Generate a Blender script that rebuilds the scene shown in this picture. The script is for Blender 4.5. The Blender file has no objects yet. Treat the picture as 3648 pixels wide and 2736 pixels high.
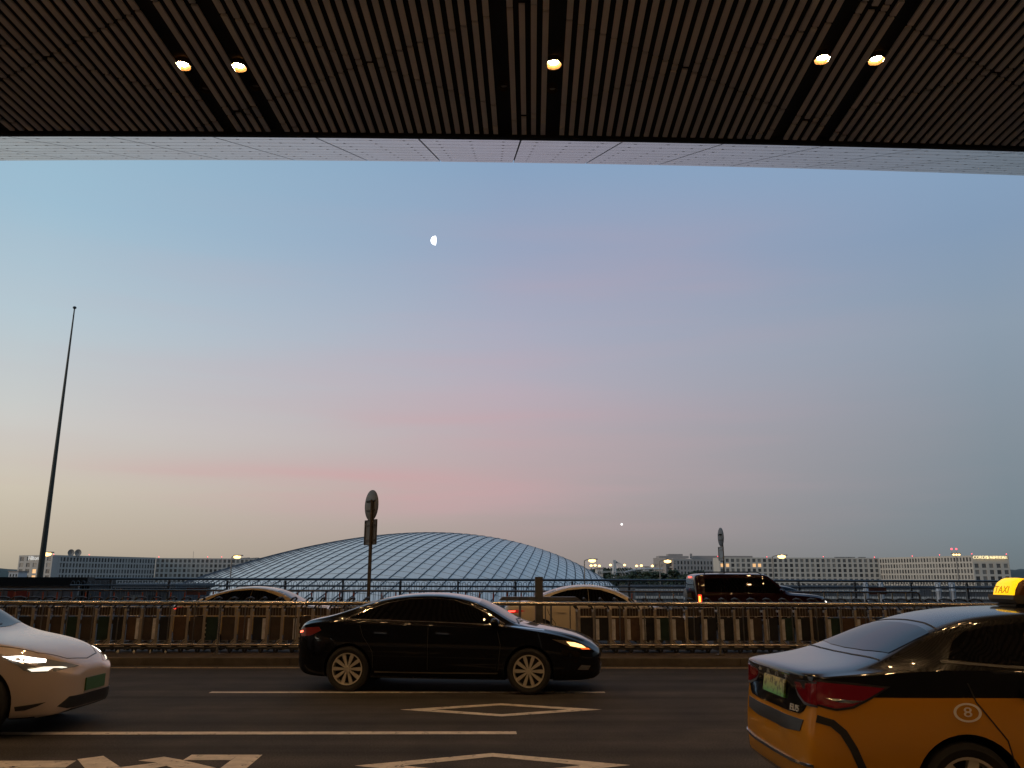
import bpy, math, random
from mathutils import Vector, Matrix
from mathutils.bvhtree import BVHTree
from mathutils import geometry as mgeo
R = math.radians
random.seed(7)
S = bpy.context.scene
COL = S.collection

# ------------------------------------------------------------------ camera
FPX, PITCH, ROLL, YAW, CAMZ = 2950.0, R(13.2), R(0.17), R(1.3), 1.7

def ray(px, py):
    """direction of a photograph pixel (3648 x 2736) in the place's own axes"""
    a, b = px - 1824, py - 1368
    c, s = math.cos(ROLL), math.sin(ROLL)
    u, v = (a*c + b*s)/FPX, (-a*s + b*c)/FPX
    y = math.cos(PITCH) + v*math.sin(PITCH)
    z = math.sin(PITCH) - v*math.cos(PITCH)
    return Vector((u*math.cos(YAW) + y*math.sin(YAW), -u*math.sin(YAW) + y*math.cos(YAW), z))

def at_y(px, py, Y):
    d = ray(px, py)
    return d*(Y/d.y) + Vector((0, 0, CAMZ))

def at_z(px, py, Z=0.0):
    d = ray(px, py)
    return d*((Z - CAMZ)/d.z) + Vector((0, 0, CAMZ))

cam_d = bpy.data.cameras.new('camera')
cam = bpy.data.objects.new('camera', cam_d)
COL.objects.link(cam)
cam_d.sensor_fit = 'HORIZONTAL'
cam_d.sensor_width = 36
cam_d.lens = 36*FPX/3648
cam_d.clip_start = 0.1
cam_d.clip_end = 20000
Ry = Matrix.Rotation(-YAW, 3, 'Z')
rt, fw = Ry @ Vector((1, 0, 0)), Ry @ Vector((0, math.cos(PITCH), math.sin(PITCH)))
up = rt.cross(fw)
r2 = rt*math.cos(ROLL) + up*math.sin(ROLL)
u2 = -rt*math.sin(ROLL) + up*math.cos(ROLL)
m = Matrix((r2, u2, -fw)).transposed().to_4x4()
m.translation = (0, 0, CAMZ)
cam.matrix_world = m
S.camera = cam
S.view_settings.view_transform = 'Standard'
S.view_settings.look = 'None'
S.view_settings.exposure = 0
S.view_settings.gamma = 1
S.cycles.max_bounces = 6
S.cycles.sample_clamp_indirect = 6.0
S.cycles.use_light_tree = True

# ------------------------------------------------------------------ sky
def lin(c):
    return tuple((x/255/12.92 if x/255 <= .04045 else ((x/255 + .055)/1.055)**2.4) for x in c) + (1,)

W = bpy.data.worlds.new('World')
S.world = W
W.use_nodes = True
nt = W.node_tree
nt.nodes.clear()
def N(t, **k):
    n = nt.nodes.new(t)
    for a, b in k.items(): setattr(n, a, b)
    return n
LK = nt.links.new
out = N('ShaderNodeOutputWorld'); bg = N('ShaderNodeBackground')
tc = N('ShaderNodeTexCoord'); sep = N('ShaderNodeSeparateXYZ')
LK(tc.outputs['Generated'], sep.inputs[0])

def wramp(stops):
    r = N('ShaderNodeValToRGB')
    r.color_ramp.interpolation = 'B_SPLINE' if False else 'EASE'
    r.color_ramp.interpolation = 'LINEAR'
    e = r.color_ramp.elements
    e[0].position, e[0].color = stops[0][0], lin(stops[0][1])
    e[1].position, e[1].color = stops[-1][0], lin(stops[-1][1])
    for p, c in stops[1:-1]:
        k = e.new(p); k.color = lin(c)
    LK(sep.outputs['Z'], r.inputs[0])
    return r

skyL = wramp([(0, (170, 160, 142)), (.03, (190, 178, 158)), (.09, (207, 198, 181)), (.16, (206, 206, 202)),
              (.27, (184, 202, 212)), (.38, (160, 192, 212)), (.47, (150, 186, 208)), (1, (95, 130, 165))])
skyC = wramp([(0, (152, 141, 134)), (.05, (171, 156, 153)), (.10, (185, 168, 169)), (.16, (188, 172, 177)),
              (.22, (184, 176, 188)), (.29, (172, 175, 194)), (.38, (152, 168, 195)), (.47, (138, 165, 196)), (1, (85, 118, 160))])
skyR = wramp([(0, (106, 116, 120)), (.05, (119, 133, 141)), (.15, (134, 146, 157)), (.26, (142, 158, 175)),
              (.36, (133, 157, 185)), (.47, (136, 166, 198)), (1, (85, 118, 160))])
def mth(op, a, b=None, clamp=False):
    n = N('ShaderNodeMath', operation=op); n.use_clamp = clamp
    for i, x in enumerate((a, b)):
        if x is None: continue
        if isinstance(x, (int, float)): n.inputs[i].default_value = x
        else: LK(x, n.inputs[i])
    return n.outputs[0]
def mixc(f, a, b):
    n = N('ShaderNodeMix', data_type='RGBA')
    if isinstance(f, (int, float)): n.inputs[0].default_value = f
    else: LK(f, n.inputs[0])
    LK(a, n.inputs[6]); LK(b, n.inputs[7])
    return n.outputs[2]
# azimuth: -1 at 32 degrees to the left of the road's normal, +1 as far to the right
az = mth('ARCTAN2', sep.outputs['X'], sep.outputs['Y'])
azn = mth('DIVIDE', mth('SUBTRACT', az, .02), R(31))
fl = mth('MULTIPLY', azn, -1, True)
fr = mth('MULTIPLY', azn, 1, True)
col = mixc(fr, mixc(fl, skyC.outputs[0], skyL.outputs[0]), skyR.outputs[0])
# thin pink veils, stretched along the horizon
LOCX, LOCZ = 3.85, 6.55
mp = N('ShaderNodeMapping')
mp.inputs['Scale'].default_value = (1.5, 1.5, 15)
mp.inputs['Rotation'].default_value = (0, R(5), 0)
LK(tc.outputs['Generated'], mp.inputs[0])
nz = N('ShaderNodeTexNoise'); nz.inputs['Scale'].default_value = 1.9; nz.inputs['Detail'].default_value = 6; nz.inputs['Roughness'].default_value = .45
LK(mp.outputs[0], nz.inputs['Vector'])
cr = N('ShaderNodeValToRGB'); cr.color_ramp.elements[0].position = .40; cr.color_ramp.elements[1].position = .66
LK(nz.outputs['Fac'], cr.inputs[0])
eb = N('ShaderNodeValToRGB')
mp.inputs['Location'].default_value = (LOCX, 0.0, LOCZ)
e = eb.color_ramp.elements
e[0].position = .02; e[0].color = (0, 0, 0, 1); e[1].position = .46; e[1].color = (0, 0, 0, 1)
k = e.new(.05); k.color = (.35, .35, .35, 1); k = e.new(.09); k.color = (1, 1, 1, 1); k = e.new(.125); k.color = (.7, .7, .7, 1); k = e.new(.18); k.color = (.5, .5, .5, 1); k = e.new(.33); k.color = (.30, .30, .30, 1)
LK(sep.outputs['Z'], eb.inputs[0])
band = mth('SUBTRACT', 1, mth('MULTIPLY', mth('ABSOLUTE', mth('ADD', azn, .16)), .82), True)
cf = mth('MULTIPLY', mth('MULTIPLY', cr.outputs[0], eb.outputs[0]), mth('MULTIPLY', band, .45))
pink = N('ShaderNodeRGB'); pink.outputs[0].default_value = lin((206, 166, 172))
col = mixc(cf, col, pink.outputs[0])
# the one stronger rose cloud bank, low left of the middle
def gauss(a, ca, wa, b, cb, wb):
    p = mth('POWER', mth('DIVIDE', mth('SUBTRACT', a, ca), wa), 2); q = mth('POWER', mth('DIVIDE', mth('SUBTRACT', b, cb), wb), 2)
    return mth('EXPONENT', mth('MULTIPLY', mth('ADD', p, q), -1))
wob = mth('MULTIPLY', mth('SUBTRACT', nz.outputs['Fac'], .5), .05)
zz_ = mth('ADD', sep.outputs['Z'], wob)
bank = mth('MULTIPLY', gauss(azn, -.40, .42, zz_, .112, .017), mth('ADD', mth('MULTIPLY', nz.outputs['Fac'], .9), .05))
bank2 = mth('MULTIPLY', gauss(azn, -.02, .40, zz_, .185, .014), mth('MULTIPLY', nz.outputs['Fac'], .42))
bank3 = mth('MULTIPLY', gauss(azn, .30, .35, zz_, .36, .06), mth('MULTIPLY', nz.outputs['Fac'], .32))
rose = N('ShaderNodeRGB'); rose.outputs[0].default_value = lin((214, 160, 164))
col = mixc(mth('ADD', bank, mth('ADD', bank2, bank3), True), col, rose.outputs[0])
# a share of the physical twilight sky under the graded colours
sk = N('ShaderNodeTexSky', sky_type='NISHITA')
sk.sun_disc = False; sk.sun_elevation = R(1.5); sk.sun_rotation = R(-75); sk.dust_density = 3
skm = N('ShaderNodeMix', data_type='RGBA', blend_type='MULTIPLY'); skm.inputs[0].default_value = 1
LK(sk.outputs[0], skm.inputs[6]); skm.inputs[7].default_value = (.12, .12, .12, 1)
col = mixc(.04, col, skm.outputs[2])
LK(col, bg.inputs[0]); bg.inputs[1].default_value = 1.0
LK(bg.outputs[0], out.inputs[0])

# twilight glow left over from the sun, low on the left
sd = bpy.data.lights.new('sun', 'SUN'); so = bpy.data.objects.new('sun', sd); COL.objects.link(so)
sd.energy = 1.0; sd.angle = R(25); sd.color = (1, .82, .66)
so.location = (-60, -20, 40)
so.rotation_euler = Vector((-math.cos(R(9))*math.sin(R(115)), math.cos(R(9))*math.cos(R(115)), math.sin(R(9)))).to_track_quat('Z', 'Y').to_euler()

# ------------------------------------------------------------------ materials
MATS = {}
def mat(name, col, rough=.6, metal=0., coat=0., emit=None, es=0., var=0., vs=8., bump=0., bs=60., spec=.5, rv=0., ecol2=None):
    if name in MATS: return MATS[name]
    M = bpy.data.materials.new(name); M.use_nodes = True
    t = M.node_tree; b = t.nodes['Principled BSDF']
    c = tuple(col) + (1,) if len(col) == 3 else col
    b.inputs['Base Color'].default_value = c
    b.inputs['Roughness'].default_value = rough
    b.inputs['Metallic'].default_value = metal
    b.inputs['Specular IOR Level'].default_value = spec
    if coat:
        b.inputs['Coat Weight'].default_value = coat; b.inputs['Coat Roughness'].default_value = .02; b.inputs['Coat IOR'].default_value = 1.29
    if emit:
        b.inputs['Emission Color'].default_value = tuple(emit) + (1,)
        b.inputs['Emission Strength'].default_value = es
    if var or bump or rv:
        tcn = t.nodes.new('ShaderNodeTexCoord')
        n1 = t.nodes.new('ShaderNodeTexNoise'); n1.inputs['Scale'].default_value = vs; n1.inputs['Detail'].default_value = 7
        n1.inputs['Roughness'].default_value = .62
        t.links.new(tcn.outputs['Object'], n1.inputs['Vector'])
        if var:
            rp = t.nodes.new('ShaderNodeValToRGB')
            rp.color_ramp.elements[0].position = .3; rp.color_ramp.elements[1].position = .7
            rp.color_ramp.elements[0].color = tuple(x*(1 - var) for x in c[:3]) + (1,)
            rp.color_ramp.elements[1].color = tuple(min(1, x*(1 + var)) for x in c[:3]) + (1,)
            t.links.new(n1.outputs['Fac'], rp.inputs[0]); t.links.new(rp.outputs[0], b.inputs['Base Color'])
        if rv:
            mr = t.nodes.new('ShaderNodeMapRange')
            mr.inputs[3].default_value = max(0.02, rough - rv); mr.inputs[4].default_value = min(1, rough + rv)
            t.links.new(n1.outputs['Fac'], mr.inputs[0]); t.links.new(mr.outputs[0], b.inputs['Roughness'])
        if bump:
            n2 = t.nodes.new('ShaderNodeTexNoise'); n2.inputs['Scale'].default_value = bs; n2.inputs['Detail'].default_value = 4
            t.links.new(tcn.outputs['Object'], n2.inputs['Vector'])
            bp = t.nodes.new('ShaderNodeBump'); bp.inputs['Strength'].default_value = bump; bp.inputs['Distance'].default_value = .01
            t.links.new(n2.outputs['Fac'], bp.inputs['Height']); t.links.new(bp.outputs[0], b.inputs['Normal'])
    MATS[name] = M
    return M

M_ASPH = mat('asphalt', (.050, .046, .044), .85, var=.30, vs=1.3, bump=.5, bs=90, rv=.1, spec=.12)
def tracks(M):
    t = M.node_tree; b = t.nodes['Principled BSDF']
    src = b.inputs['Base Color'].links[0].from_socket
    tcn = t.nodes.new('ShaderNodeTexCoord'); mp = t.nodes.new('ShaderNodeMapping'); mp.inputs['Scale'].default_value = (.035, 1.15, 1)
    n = t.nodes.new('ShaderNodeTexNoise'); n.inputs['Scale'].default_value = 1.6; n.inputs['Detail'].default_value = 5
    t.links.new(tcn.outputs['Object'], mp.inputs[0]); t.links.new(mp.outputs[0], n.inputs['Vector'])
    r = t.nodes.new('ShaderNodeMapRange'); r.inputs[1].default_value = .3; r.inputs[2].default_value = .7; r.inputs[3].default_value = .62; r.inputs[4].default_value = 1.35
    t.links.new(n.outputs['Fac'], r.inputs[0])
    n2 = t.nodes.new('ShaderNodeTexNoise'); n2.inputs['Scale'].default_value = 55; n2.inputs['Detail'].default_value = 2
    t.links.new(tcn.outputs['Object'], n2.inputs['Vector'])
    r2 = t.nodes.new('ShaderNodeMapRange'); r2.inputs[1].default_value = .35; r2.inputs[2].default_value = .7; r2.inputs[3].default_value = .7; r2.inputs[4].default_value = 1.5
    t.links.new(n2.outputs['Fac'], r2.inputs[0])
    m = t.nodes.new('ShaderNodeMath'); m.operation = 'MULTIPLY'; t.links.new(r.outputs[0], m.inputs[0]); t.links.new(r2.outputs[0], m.inputs[1])
    v = t.nodes.new('ShaderNodeVectorMath'); v.operation = 'SCALE'
    t.links.new(src, v.inputs[0]); t.links.new(m.outputs[0], v.inputs['Scale']); t.links.new(v.outputs[0], b.inputs['Base Color'])
def worn(M, asphalt=(.045, .040, .036), lo=.40, hi=.46, sc=9):
    t = M.node_tree; b = t.nodes['Principled BSDF']
    src = b.inputs['Base Color'].links[0].from_socket
    tcn = t.nodes.new('ShaderNodeTexCoord'); n = t.nodes.new('ShaderNodeTexNoise'); n.inputs['Scale'].default_value = sc; n.inputs['Detail'].default_value = 8; n.inputs['Roughness'].default_value = .72
    t.links.new(tcn.outputs['Object'], n.inputs['Vector'])
    r = t.nodes.new('ShaderNodeMapRange'); r.inputs[1].default_value = lo; r.inputs[2].default_value = hi
    t.links.new(n.outputs['Fac'], r.inputs[0])
    m = t.nodes.new('ShaderNodeMix'); m.data_type = 'RGBA'; m.inputs[6].default_value = asphalt + (1,)
    t.links.new(r.outputs[0], m.inputs[0]); t.links.new(src, m.inputs[7]); t.links.new(m.outputs[2], b.inputs['Base Color'])
M_KERB = mat('kerb_stone', (.095, .082, .07), .85, var=.3, vs=2.5, bump=.4, bs=30, spec=.15)
M_PAVE = mat('island_paving', (.085, .068, .058), .85, var=.3, vs=1.5, bump=.3, bs=25, spec=.15)
M_CONC = mat('concrete', (.20, .19, .18), .9, var=.15, vs=.7, bump=.2, bs=12, spec=.1)
M_PAINT = mat('road_paint_white', (.55, .50, .44), .75, var=.22, vs=7)
M_PAINTY = mat('road_paint_yellow', (.42, .30, .14), .75, var=.25, vs=6)
tracks(M_ASPH); worn(M_PAINT, lo=.36, hi=.43); worn(M_PAINTY, lo=.38, hi=.48)
M_STEEL = mat('brushed_steel', (.60, .54, .45), .27, 1.)
M_STEELD = mat('dull_steel', (.25, .235, .22), .42, 1., var=.2, vs=4)
M_GALV = mat('galvanised_steel', (.19, .195, .20), .5, .6, var=.2, vs=3)
M_BLACK = mat('black_rubber', (.012, .012, .013), .6)
M_DARK = mat('dark_plastic', (.02, .02, .022), .38)
M_GLASS = mat('tinted_glass', (.004, .004, .005), .02, spec=.24)
M_CHROME = mat('chrome', (.62, .6, .57), .12, 1.)
M_RIM = mat('alloy_rim', (.62, .57, .48), .42, .35)
M_TYRE = mat('tyre_rubber', (.018, .017, .017), .75, bump=.2, bs=80)
M_SOFB = mat('soffit_backing', (.02, .018, .017), .8)
M_SLAT = mat('aluminium_slat', (.74, .67, .61), .5, .0, var=.08, vs=.6)
M_FASC = mat('fascia_panel', (.52, .52, .525), .26, .85, rv=.05, vs=.8)

# ------------------------------------------------------------------ mesh helpers
class MB:
    def __init__(s): s.v, s.f, s.mi = [], [], []
    def add(s, vs, fs, mi=0):
        o = len(s.v); s.v += [tuple(v) for v in vs]
        for f in fs: s.f.append(tuple(i + o for i in f)); s.mi.append(mi)
    def box(s, a, b, mi=0):
        x0, y0, z0 = a; x1, y1, z1 = b
        s.add([(x0,y0,z0),(x1,y0,z0),(x1,y1,z0),(x0,y1,z0),(x0,y0,z1),(x1,y0,z1),(x1,y1,z1),(x0,y1,z1)],
              [(0,3,2,1),(4,5,6,7),(0,1,5,4),(1,2,6,5),(2,3,7,6),(3,0,4,7)], mi)
    def prism(s, poly, axis, a, b, mi=0):
        """outline (list of 2D) extruded from a to b along axis 'x','y' or 'z'"""
        P = {'x': lambda p, t: (t, p[0], p[1]), 'y': lambda p, t: (p[0], t, p[1]), 'z': lambda p, t: (p[0], p[1], t)}[axis]
        n = len(poly)
        s.add([P(p, a) for p in poly] + [P(p, b) for p in poly],
              [tuple(range(n)), tuple(range(2*n - 1, n - 1, -1))] + [(i, i + n, (i + 1) % n + n, (i + 1) % n) for i in range(n)], mi)
    def tube(s, pts, r, seg=8, mi=0, cap=True, r_end=None):
        pts = [Vector(p) for p in pts]; n = len(pts); rings = []
        ref = None
        for i, p in enumerate(pts):
            t = (pts[min(i + 1, n - 1)] - pts[max(i - 1, 0)]).normalized()
            if ref is None: ref = Vector((0, 0, 1)) if abs(t.z) < .9 else Vector((1, 0, 0))
            a = t.cross(ref).normalized(); b = a.cross(t).normalized(); ref = b
            rr = r if r_end is None else r + (r_end - r)*i/(n - 1)
            rings.append([p + (a*math.cos(2*math.pi*k/seg) + b*math.sin(2*math.pi*k/seg))*rr for k in range(seg)])
        fs = [(i*seg + k, i*seg + (k + 1) % seg, (i + 1)*seg + (k + 1) % seg, (i + 1)*seg + k) for i in range(n - 1) for k in range(seg)]
        if cap: fs += [tuple(range(seg - 1, -1, -1)), tuple(range((n - 1)*seg, n*seg))]
        s.add([v for q in rings for v in q], fs, mi)
    def lathe(s, prof, seg=32, axis='z', c=(0, 0, 0), mi=0, closed=False):
        """prof: list of (radius, height)"""
        n = len(prof); vs = []
        for r, h in prof:
            for k in range(seg):
                a = 2*math.pi*k/seg; x, y = r*math.cos(a), r*math.sin(a)
                q = {'z': (x, y, h), 'y': (x, h, y), 'x': (h, x, y)}[axis]
                vs.append((q[0] + c[0], q[1] + c[1], q[2] + c[2]))
        rng = range(n) if closed else range(n - 1)
        s.add(vs, [(i*seg + k, i*seg + (k + 1) % seg, ((i + 1) % n)*seg + (k + 1) % seg, ((i + 1) % n)*seg + k) for i in rng for k in range(seg)], mi)
    def disc(s, c, r, axis='z', seg=24, mi=0):
        P = {'z': lambda x, y: (c[0] + x, c[1] + y, c[2]), 'y': lambda x, y: (c[0] + x, c[1], c[2] + y), 'x': lambda x, y: (c[0], c[1] + x, c[2] + y)}[axis]
        s.add([P(r*math.cos(2*math.pi*k/seg), r*math.sin(2*math.pi*k/seg)) for k in range(seg)], [tuple(range(seg))], mi)
    def ball(s, c, r, seg=12, ring=8, mi=0, sc=(1, 1, 1)):
        vs, fs = [], []
        for i in range(ring + 1):
            th = math.pi*i/ring
            for k in range(seg):
                a = 2*math.pi*k/seg
                vs.append((c[0] + sc[0]*r*math.sin(th)*math.cos(a), c[1] + sc[1]*r*math.sin(th)*math.sin(a), c[2] + sc[2]*r*math.cos(th)))
        for i in range(ring):
            for k in range(seg):
                fs.append((i*seg + k, (i + 1)*seg + k, (i + 1)*seg + (k + 1) % seg, i*seg + (k + 1) % seg))
        s.add(vs, fs, mi)
    def mesh(s, name, mats):
        me = bpy.data.meshes.new(name)
        me.from_pydata(s.v, [], s.f)
        mats = mats if isinstance(mats, (list, tuple)) else [mats]
        for x in mats: me.materials.append(x)
        me.polygons.foreach_set('material_index', s.mi)
        me.validate(); me.update()
        return me
    def build(s, name, mats, parent=None, smooth=None):
        me = s.mesh(name, mats)
        if smooth: shade(me, smooth)
        return link(name, me, parent)

def shade(me, ang=40):
    me.polygons.foreach_set('use_smooth', [True]*len(me.polygons))
    me.set_sharp_from_angle(angle=R(ang))

def link(name, me, parent=None):
    o = bpy.data.objects.new(name, me); COL.objects.link(o)
    if parent: o.parent = parent
    return o

def tag(o, label, cat, group=None):
    o['label'] = label; o['category'] = cat
    if group: o['group'] = group
    return o

def thing(name, label, cat, loc=(0, 0, 0), rz=0., group=None):
    o = bpy.data.objects.new(name, None); COL.objects.link(o)
    o.empty_display_size = .3
    o.location = loc; o.rotation_euler = (0, 0, rz)
    return tag(o, label, cat, group)

def struct(o, kind='structure'):
    o['kind'] = kind
    return o

def dup(o, loc=None, rz=None, label=None, parent=None, scale=None):
    c = o.copy(); COL.objects.link(c)
    if parent: c.parent = parent
    for ch in list(o.children): dup(ch, parent=c)
    if loc is not None: c.location = loc
    if rz is not None: c.rotation_euler = (0, 0, rz)
    if scale is not None: c.scale = scale
    if label: c['label'] = label
    return c

def text_mesh(body, size, depth, name):
    cu = bpy.data.curves.new(name, 'FONT'); cu.body = body; cu.size = size; cu.extrude = depth
    cu.align_x = 'CENTER'; cu.align_y = 'CENTER'; cu.resolution_u = 3
    o = bpy.data.objects.new(name, cu); COL.objects.link(o)
    me = bpy.data.meshes.new_from_object(o.evaluated_get(bpy.context.evaluated_depsgraph_get()))
    bpy.data.objects.remove(o); bpy.data.curves.remove(cu)
    return me

def hermite(pts):
    """smooth monotone curve through (x, y) points"""
    xs = [p[0] for p in pts]; ys = [p[1] for p in pts]; n = len(xs)
    d = [(ys[i + 1] - ys[i])/(xs[i + 1] - xs[i]) for i in range(n - 1)]
    ms = [d[0]] + [0 if d[i - 1]*d[i] <= 0 else 2*d[i - 1]*d[i]/(d[i - 1] + d[i]) for i in range(1, n - 1)] + [d[-1]]
    def f(x):
        if x <= xs[0]: return ys[0]
        if x >= xs[-1]: return ys[-1]
        i = max(j for j in range(n - 1) if xs[j] <= x)
        h = xs[i + 1] - xs[i]; t = (x - xs[i])/h
        return ((1 + 2*t)*(1 - t)**2*ys[i] + t*(1 - t)**2*h*ms[i] + t*t*(3 - 2*t)*ys[i + 1] + t*t*(t - 1)*h*ms[i + 1])
    return f

def smooth_loop(pts, k=4):
    """closed Catmull-Rom through 2D points"""
    n = len(pts); o = []
    for i in range(n):
        p0, p1, p2, p3 = (Vector(pts[(i + j - 1) % n]) for j in range(4))
        for q in range(k):
            t = q/k
            o.append(tuple(.5*((2*p1) + (p2 - p0)*t + (2*p0 - 5*p1 + 4*p2 - p3)*t*t + (3*p1 - p0 - 3*p2 + p3)*t**3)))
    return o

# ------------------------------------------------------------------ cars
def car_paint(name, col, rough=.32, metal=.0, coat=1., split=None):
    if name in MATS: return MATS[name]
    M = mat(name, col, rough, metal, coat, rv=.05, vs=3, spec=.06)
    if split:                                      # two-tone paint: (height, upper colour)
        t = M.node_tree; b = t.nodes['Principled BSDF']
        tcn = t.nodes.new('ShaderNodeTexCoord'); sp = t.nodes.new('ShaderNodeSeparateXYZ')
        gt = t.nodes.new('ShaderNodeMath'); gt.operation = 'GREATER_THAN'; gt.inputs[1].default_value = split[0]
        mx = t.nodes.new('ShaderNodeMix'); mx.data_type = 'RGBA'
        mx.inputs[6].default_value = tuple(col) + (1,); mx.inputs[7].default_value = tuple(split[1]) + (1,)
        t.links.new(tcn.outputs['Object'], sp.inputs[0]); t.links.new(sp.outputs['Z'], gt.inputs[0])
        t.links.new(gt.outputs[0], mx.inputs[0]); t.links.new(mx.outputs[2], b.inputs['Base Color'])
    return M

class Car:
    """one car in its own axes: x from the rear bumper forward, y to the left, z up"""
    def __init__(s, name, label, group, sp, paint):
        s.sp = sp; s.root = thing(name, label, 'car', group=group)
        s.L = sp['L']; top = hermite(sp['top']); sh = hermite(sp['shoulder']); bot = hermite(sp['bottom'])
        w = hermite(sp['width']); we = hermite(sp['edge']); drop = hermite(sp['drop'])
        rings = []
        for x in sp['stations']:
            zt, zb, ws, ye = top(x), bot(x), w(x), we(x)
            zs = min(sh(x), zt - .03); ze = max(zt - drop(x), zs + .012)
            ye = min(ye, ws - .02)
            h = zs - zb
            half = [(0, zb), (ws*.6, zb), (ws*.93, zb + .01), (ws*.985, zb + .10*h + .02), (ws*1.0, zb + .42*h), (ws*1.0, zb + .72*h), (ws*.975, zs),
                    (ws*.93*.5 + ye*.5 + .01, zs*.5 + ze*.5), (ye, ze), (ye*.86, ze + (zt - ze)*.55), (ye*.45, ze + (zt - ze)*.92), (0, zt)]
            ring = half + [(-y, z) for y, z in half[-2:0:-1]]
            rings.append([(x, y, z) for y, z in ring])
        lean = sp.get('lean')
        n = len(rings[0]); vs = []; fs = []; cr = []
        def cap(rg, flip):
            cx = sum(p[0] for p in rg)/n; cz = (max(p[2] for p in rg) + min(p[2] for p in rg))/2
            return [[(cx + (-1 if flip else 1)*b, p[1]*k, cz + (p[2] - cz)*k) for p in rg] for k, b in ((.82, .012), (.45, .02))]
        c0, c1 = cap(rings[0], True), cap(rings[-1], False)
        allr = [c0[1], c0[0]] + rings + [c1[0], c1[1]]
        if lean: allr = [[(x + lean(x, z), y, z) for x, y, z in r_] for r_ in allr]
        for r_ in allr: vs += r_
        for i in range(len(allr) - 1):
            for k in range(n):
                fs.append((i*n + k, i*n + (k + 1) % n, (i + 1)*n + (k + 1) % n, (i + 1)*n + k))
        fs.append(tuple(range(n - 1, -1, -1))); fs.append(tuple(range((len(allr) - 1)*n, len(allr)*n)))
        me = bpy.data.meshes.new('tmp'); me.from_pydata(vs, [], fs)
        ob = link('tmp', me)
        ck = sp.get('crease', {6: .55, 2: .5, 8: .5})
        at = me.attributes.new('crease_edge', 'FLOAT', 'EDGE')
        for ed in me.edges:
            a, b = sorted(ed.vertices)
            if b - a == n:
                k = a % n; k = min(k, n - k)
                if k in ck: at.data[ed.index].value = ck[k]
            elif a//n == b//n == 2 and sp.get('end_crease') and min(me.vertices[a].co.z, me.vertices[b].co.z) > .9:
                at.data[ed.index].value = sp['end_crease']
        sub = ob.modifiers.new('s', 'SUBSURF'); sub.levels = 2; sub.render_levels = 2
        Rw = sp['wheel_r']; Ra = Rw + sp.get('arch_gap', .045)
        cut = MB()
        for wx in sp['axles']:
            for sg in (1, -1):
                y0, y1 = sorted((sg*(sp['half'] - .30), sg*(sp['half'] + .3)))
                seg = 40
                cut.add([(wx + Ra*math.cos(2*math.pi*k/seg), yy, Rw + Ra*math.sin(2*math.pi*k/seg)) for yy in (y0, y1) for k in range(seg)],
                        [tuple(range(seg)), tuple(range(2*seg - 1, seg - 1, -1))] + [(k, k + seg, (k + 1) % seg + seg, (k + 1) % seg) for k in range(seg)])
        co = cut.build('tmpcut', M_BLACK)
        bo = ob.modifiers.new('b', 'BOOLEAN'); bo.operation = 'DIFFERENCE'; bo.object = co; bo.solver = 'EXACT'
        body = bpy.data.meshes.new_from_object(ob.evaluated_get(bpy.context.evaluated_depsgraph_get()))
        ob.modifiers.remove(bo)
        full = bpy.data.meshes.new_from_object(ob.evaluated_get(bpy.context.evaluated_depsgraph_get()))
        bpy.data.objects.remove(ob); bpy.data.objects.remove(co)
        s.bvh = BVHTree.FromPolygons([v.co[:] for v in full.vertices], [p.vertices[:] for p in full.polygons])
        body.materials.clear(); body.materials.append(paint); body.materials.append(M_BLACK)
        for p in body.polygons:
            c = p.center
            arch = any(abs(math.hypot(c.x - wx, c.z - Rw) - Ra) < .012 for wx in sp['axles']) and abs(p.normal.y) < .3 and abs(c.y) > sp['half'] - .32
            inner = abs(abs(c.y) - (sp['half'] - .30)) < .004 and abs(p.normal.y) > .9 and c.z < 1.1
            p.material_index = 1 if (arch or inner or (p.normal.z < -.7 and c.z < sp.get('under', .27))) else 0
        body.name = 'body'; shade(body, 38)
        s.body = link('body', body, s.root)
    def hit(s, ax, a, b):
        o, d = {'l': ((a, 4, b), (0, -1, 0)), 'r': ((a, -4, b), (0, 1, 0)), 't': ((a, b, 5), (0, 0, -1)),
                'b': ((-3, a, b), (1, 0, 0)), 'f': ((s.L + 3, a, b), (-1, 0, 0))}[ax]
        h = s.bvh.ray_cast(Vector(o), Vector(d))
        if h[0] is None:
            q = {'l': (a, .8, b), 'r': (a, -.8, b), 't': (a, b, 1.2), 'b': (0, a, b), 'f': (s.L, a, b)}[ax]
            h = s.bvh.find_nearest(Vector(q))
        return h[0], h[1]
    def patch(s, name, ax, poly, m, off=.004, grid=.09, parent=None, smooth=0, skirt=.014, label=None, zlim=None):
        """a fitted panel: an outline laid on the body, following its curve"""
        if smooth: poly = smooth_loop(poly, smooth)
        # densify the border
        P = []
        for i, p in enumerate(poly):
            q = poly[(i + 1) % len(poly)]
            L = math.hypot(q[0] - p[0], q[1] - p[1]); k = max(1, int(L/grid))
            P += [(p[0] + (q[0] - p[0])*j/k, p[1] + (q[1] - p[1])*j/k) for j in range(k)]
        nb = len(P)
        xs = [p[0] for p in P]; ys = [p[1] for p in P]
        def inside(x, y):
            c = False
            for i in range(nb):
                x0, y0 = P[i]; x1, y1 = P[i - 1]
                if (y0 > y) != (y1 > y) and x < (x1 - x0)*(y - y0)/(y1 - y0) + x0: c = not c
            return c
        G = []
        x = min(xs) + grid*.5
        while x < max(xs):
            y = min(ys) + grid*.5
            while y < max(ys):
                if inside(x, y) and min(math.hypot(x - p[0], y - p[1]) for p in P) > grid*.35: G.append((x, y))
                y += grid
            x += grid
        r_ = mgeo.delaunay_2d_cdt([Vector(p) for p in P + G], [], [list(range(nb))], 1, 1e-5)
        V2, F = r_[0], r_[2]
        vs, ns = [], []
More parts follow.
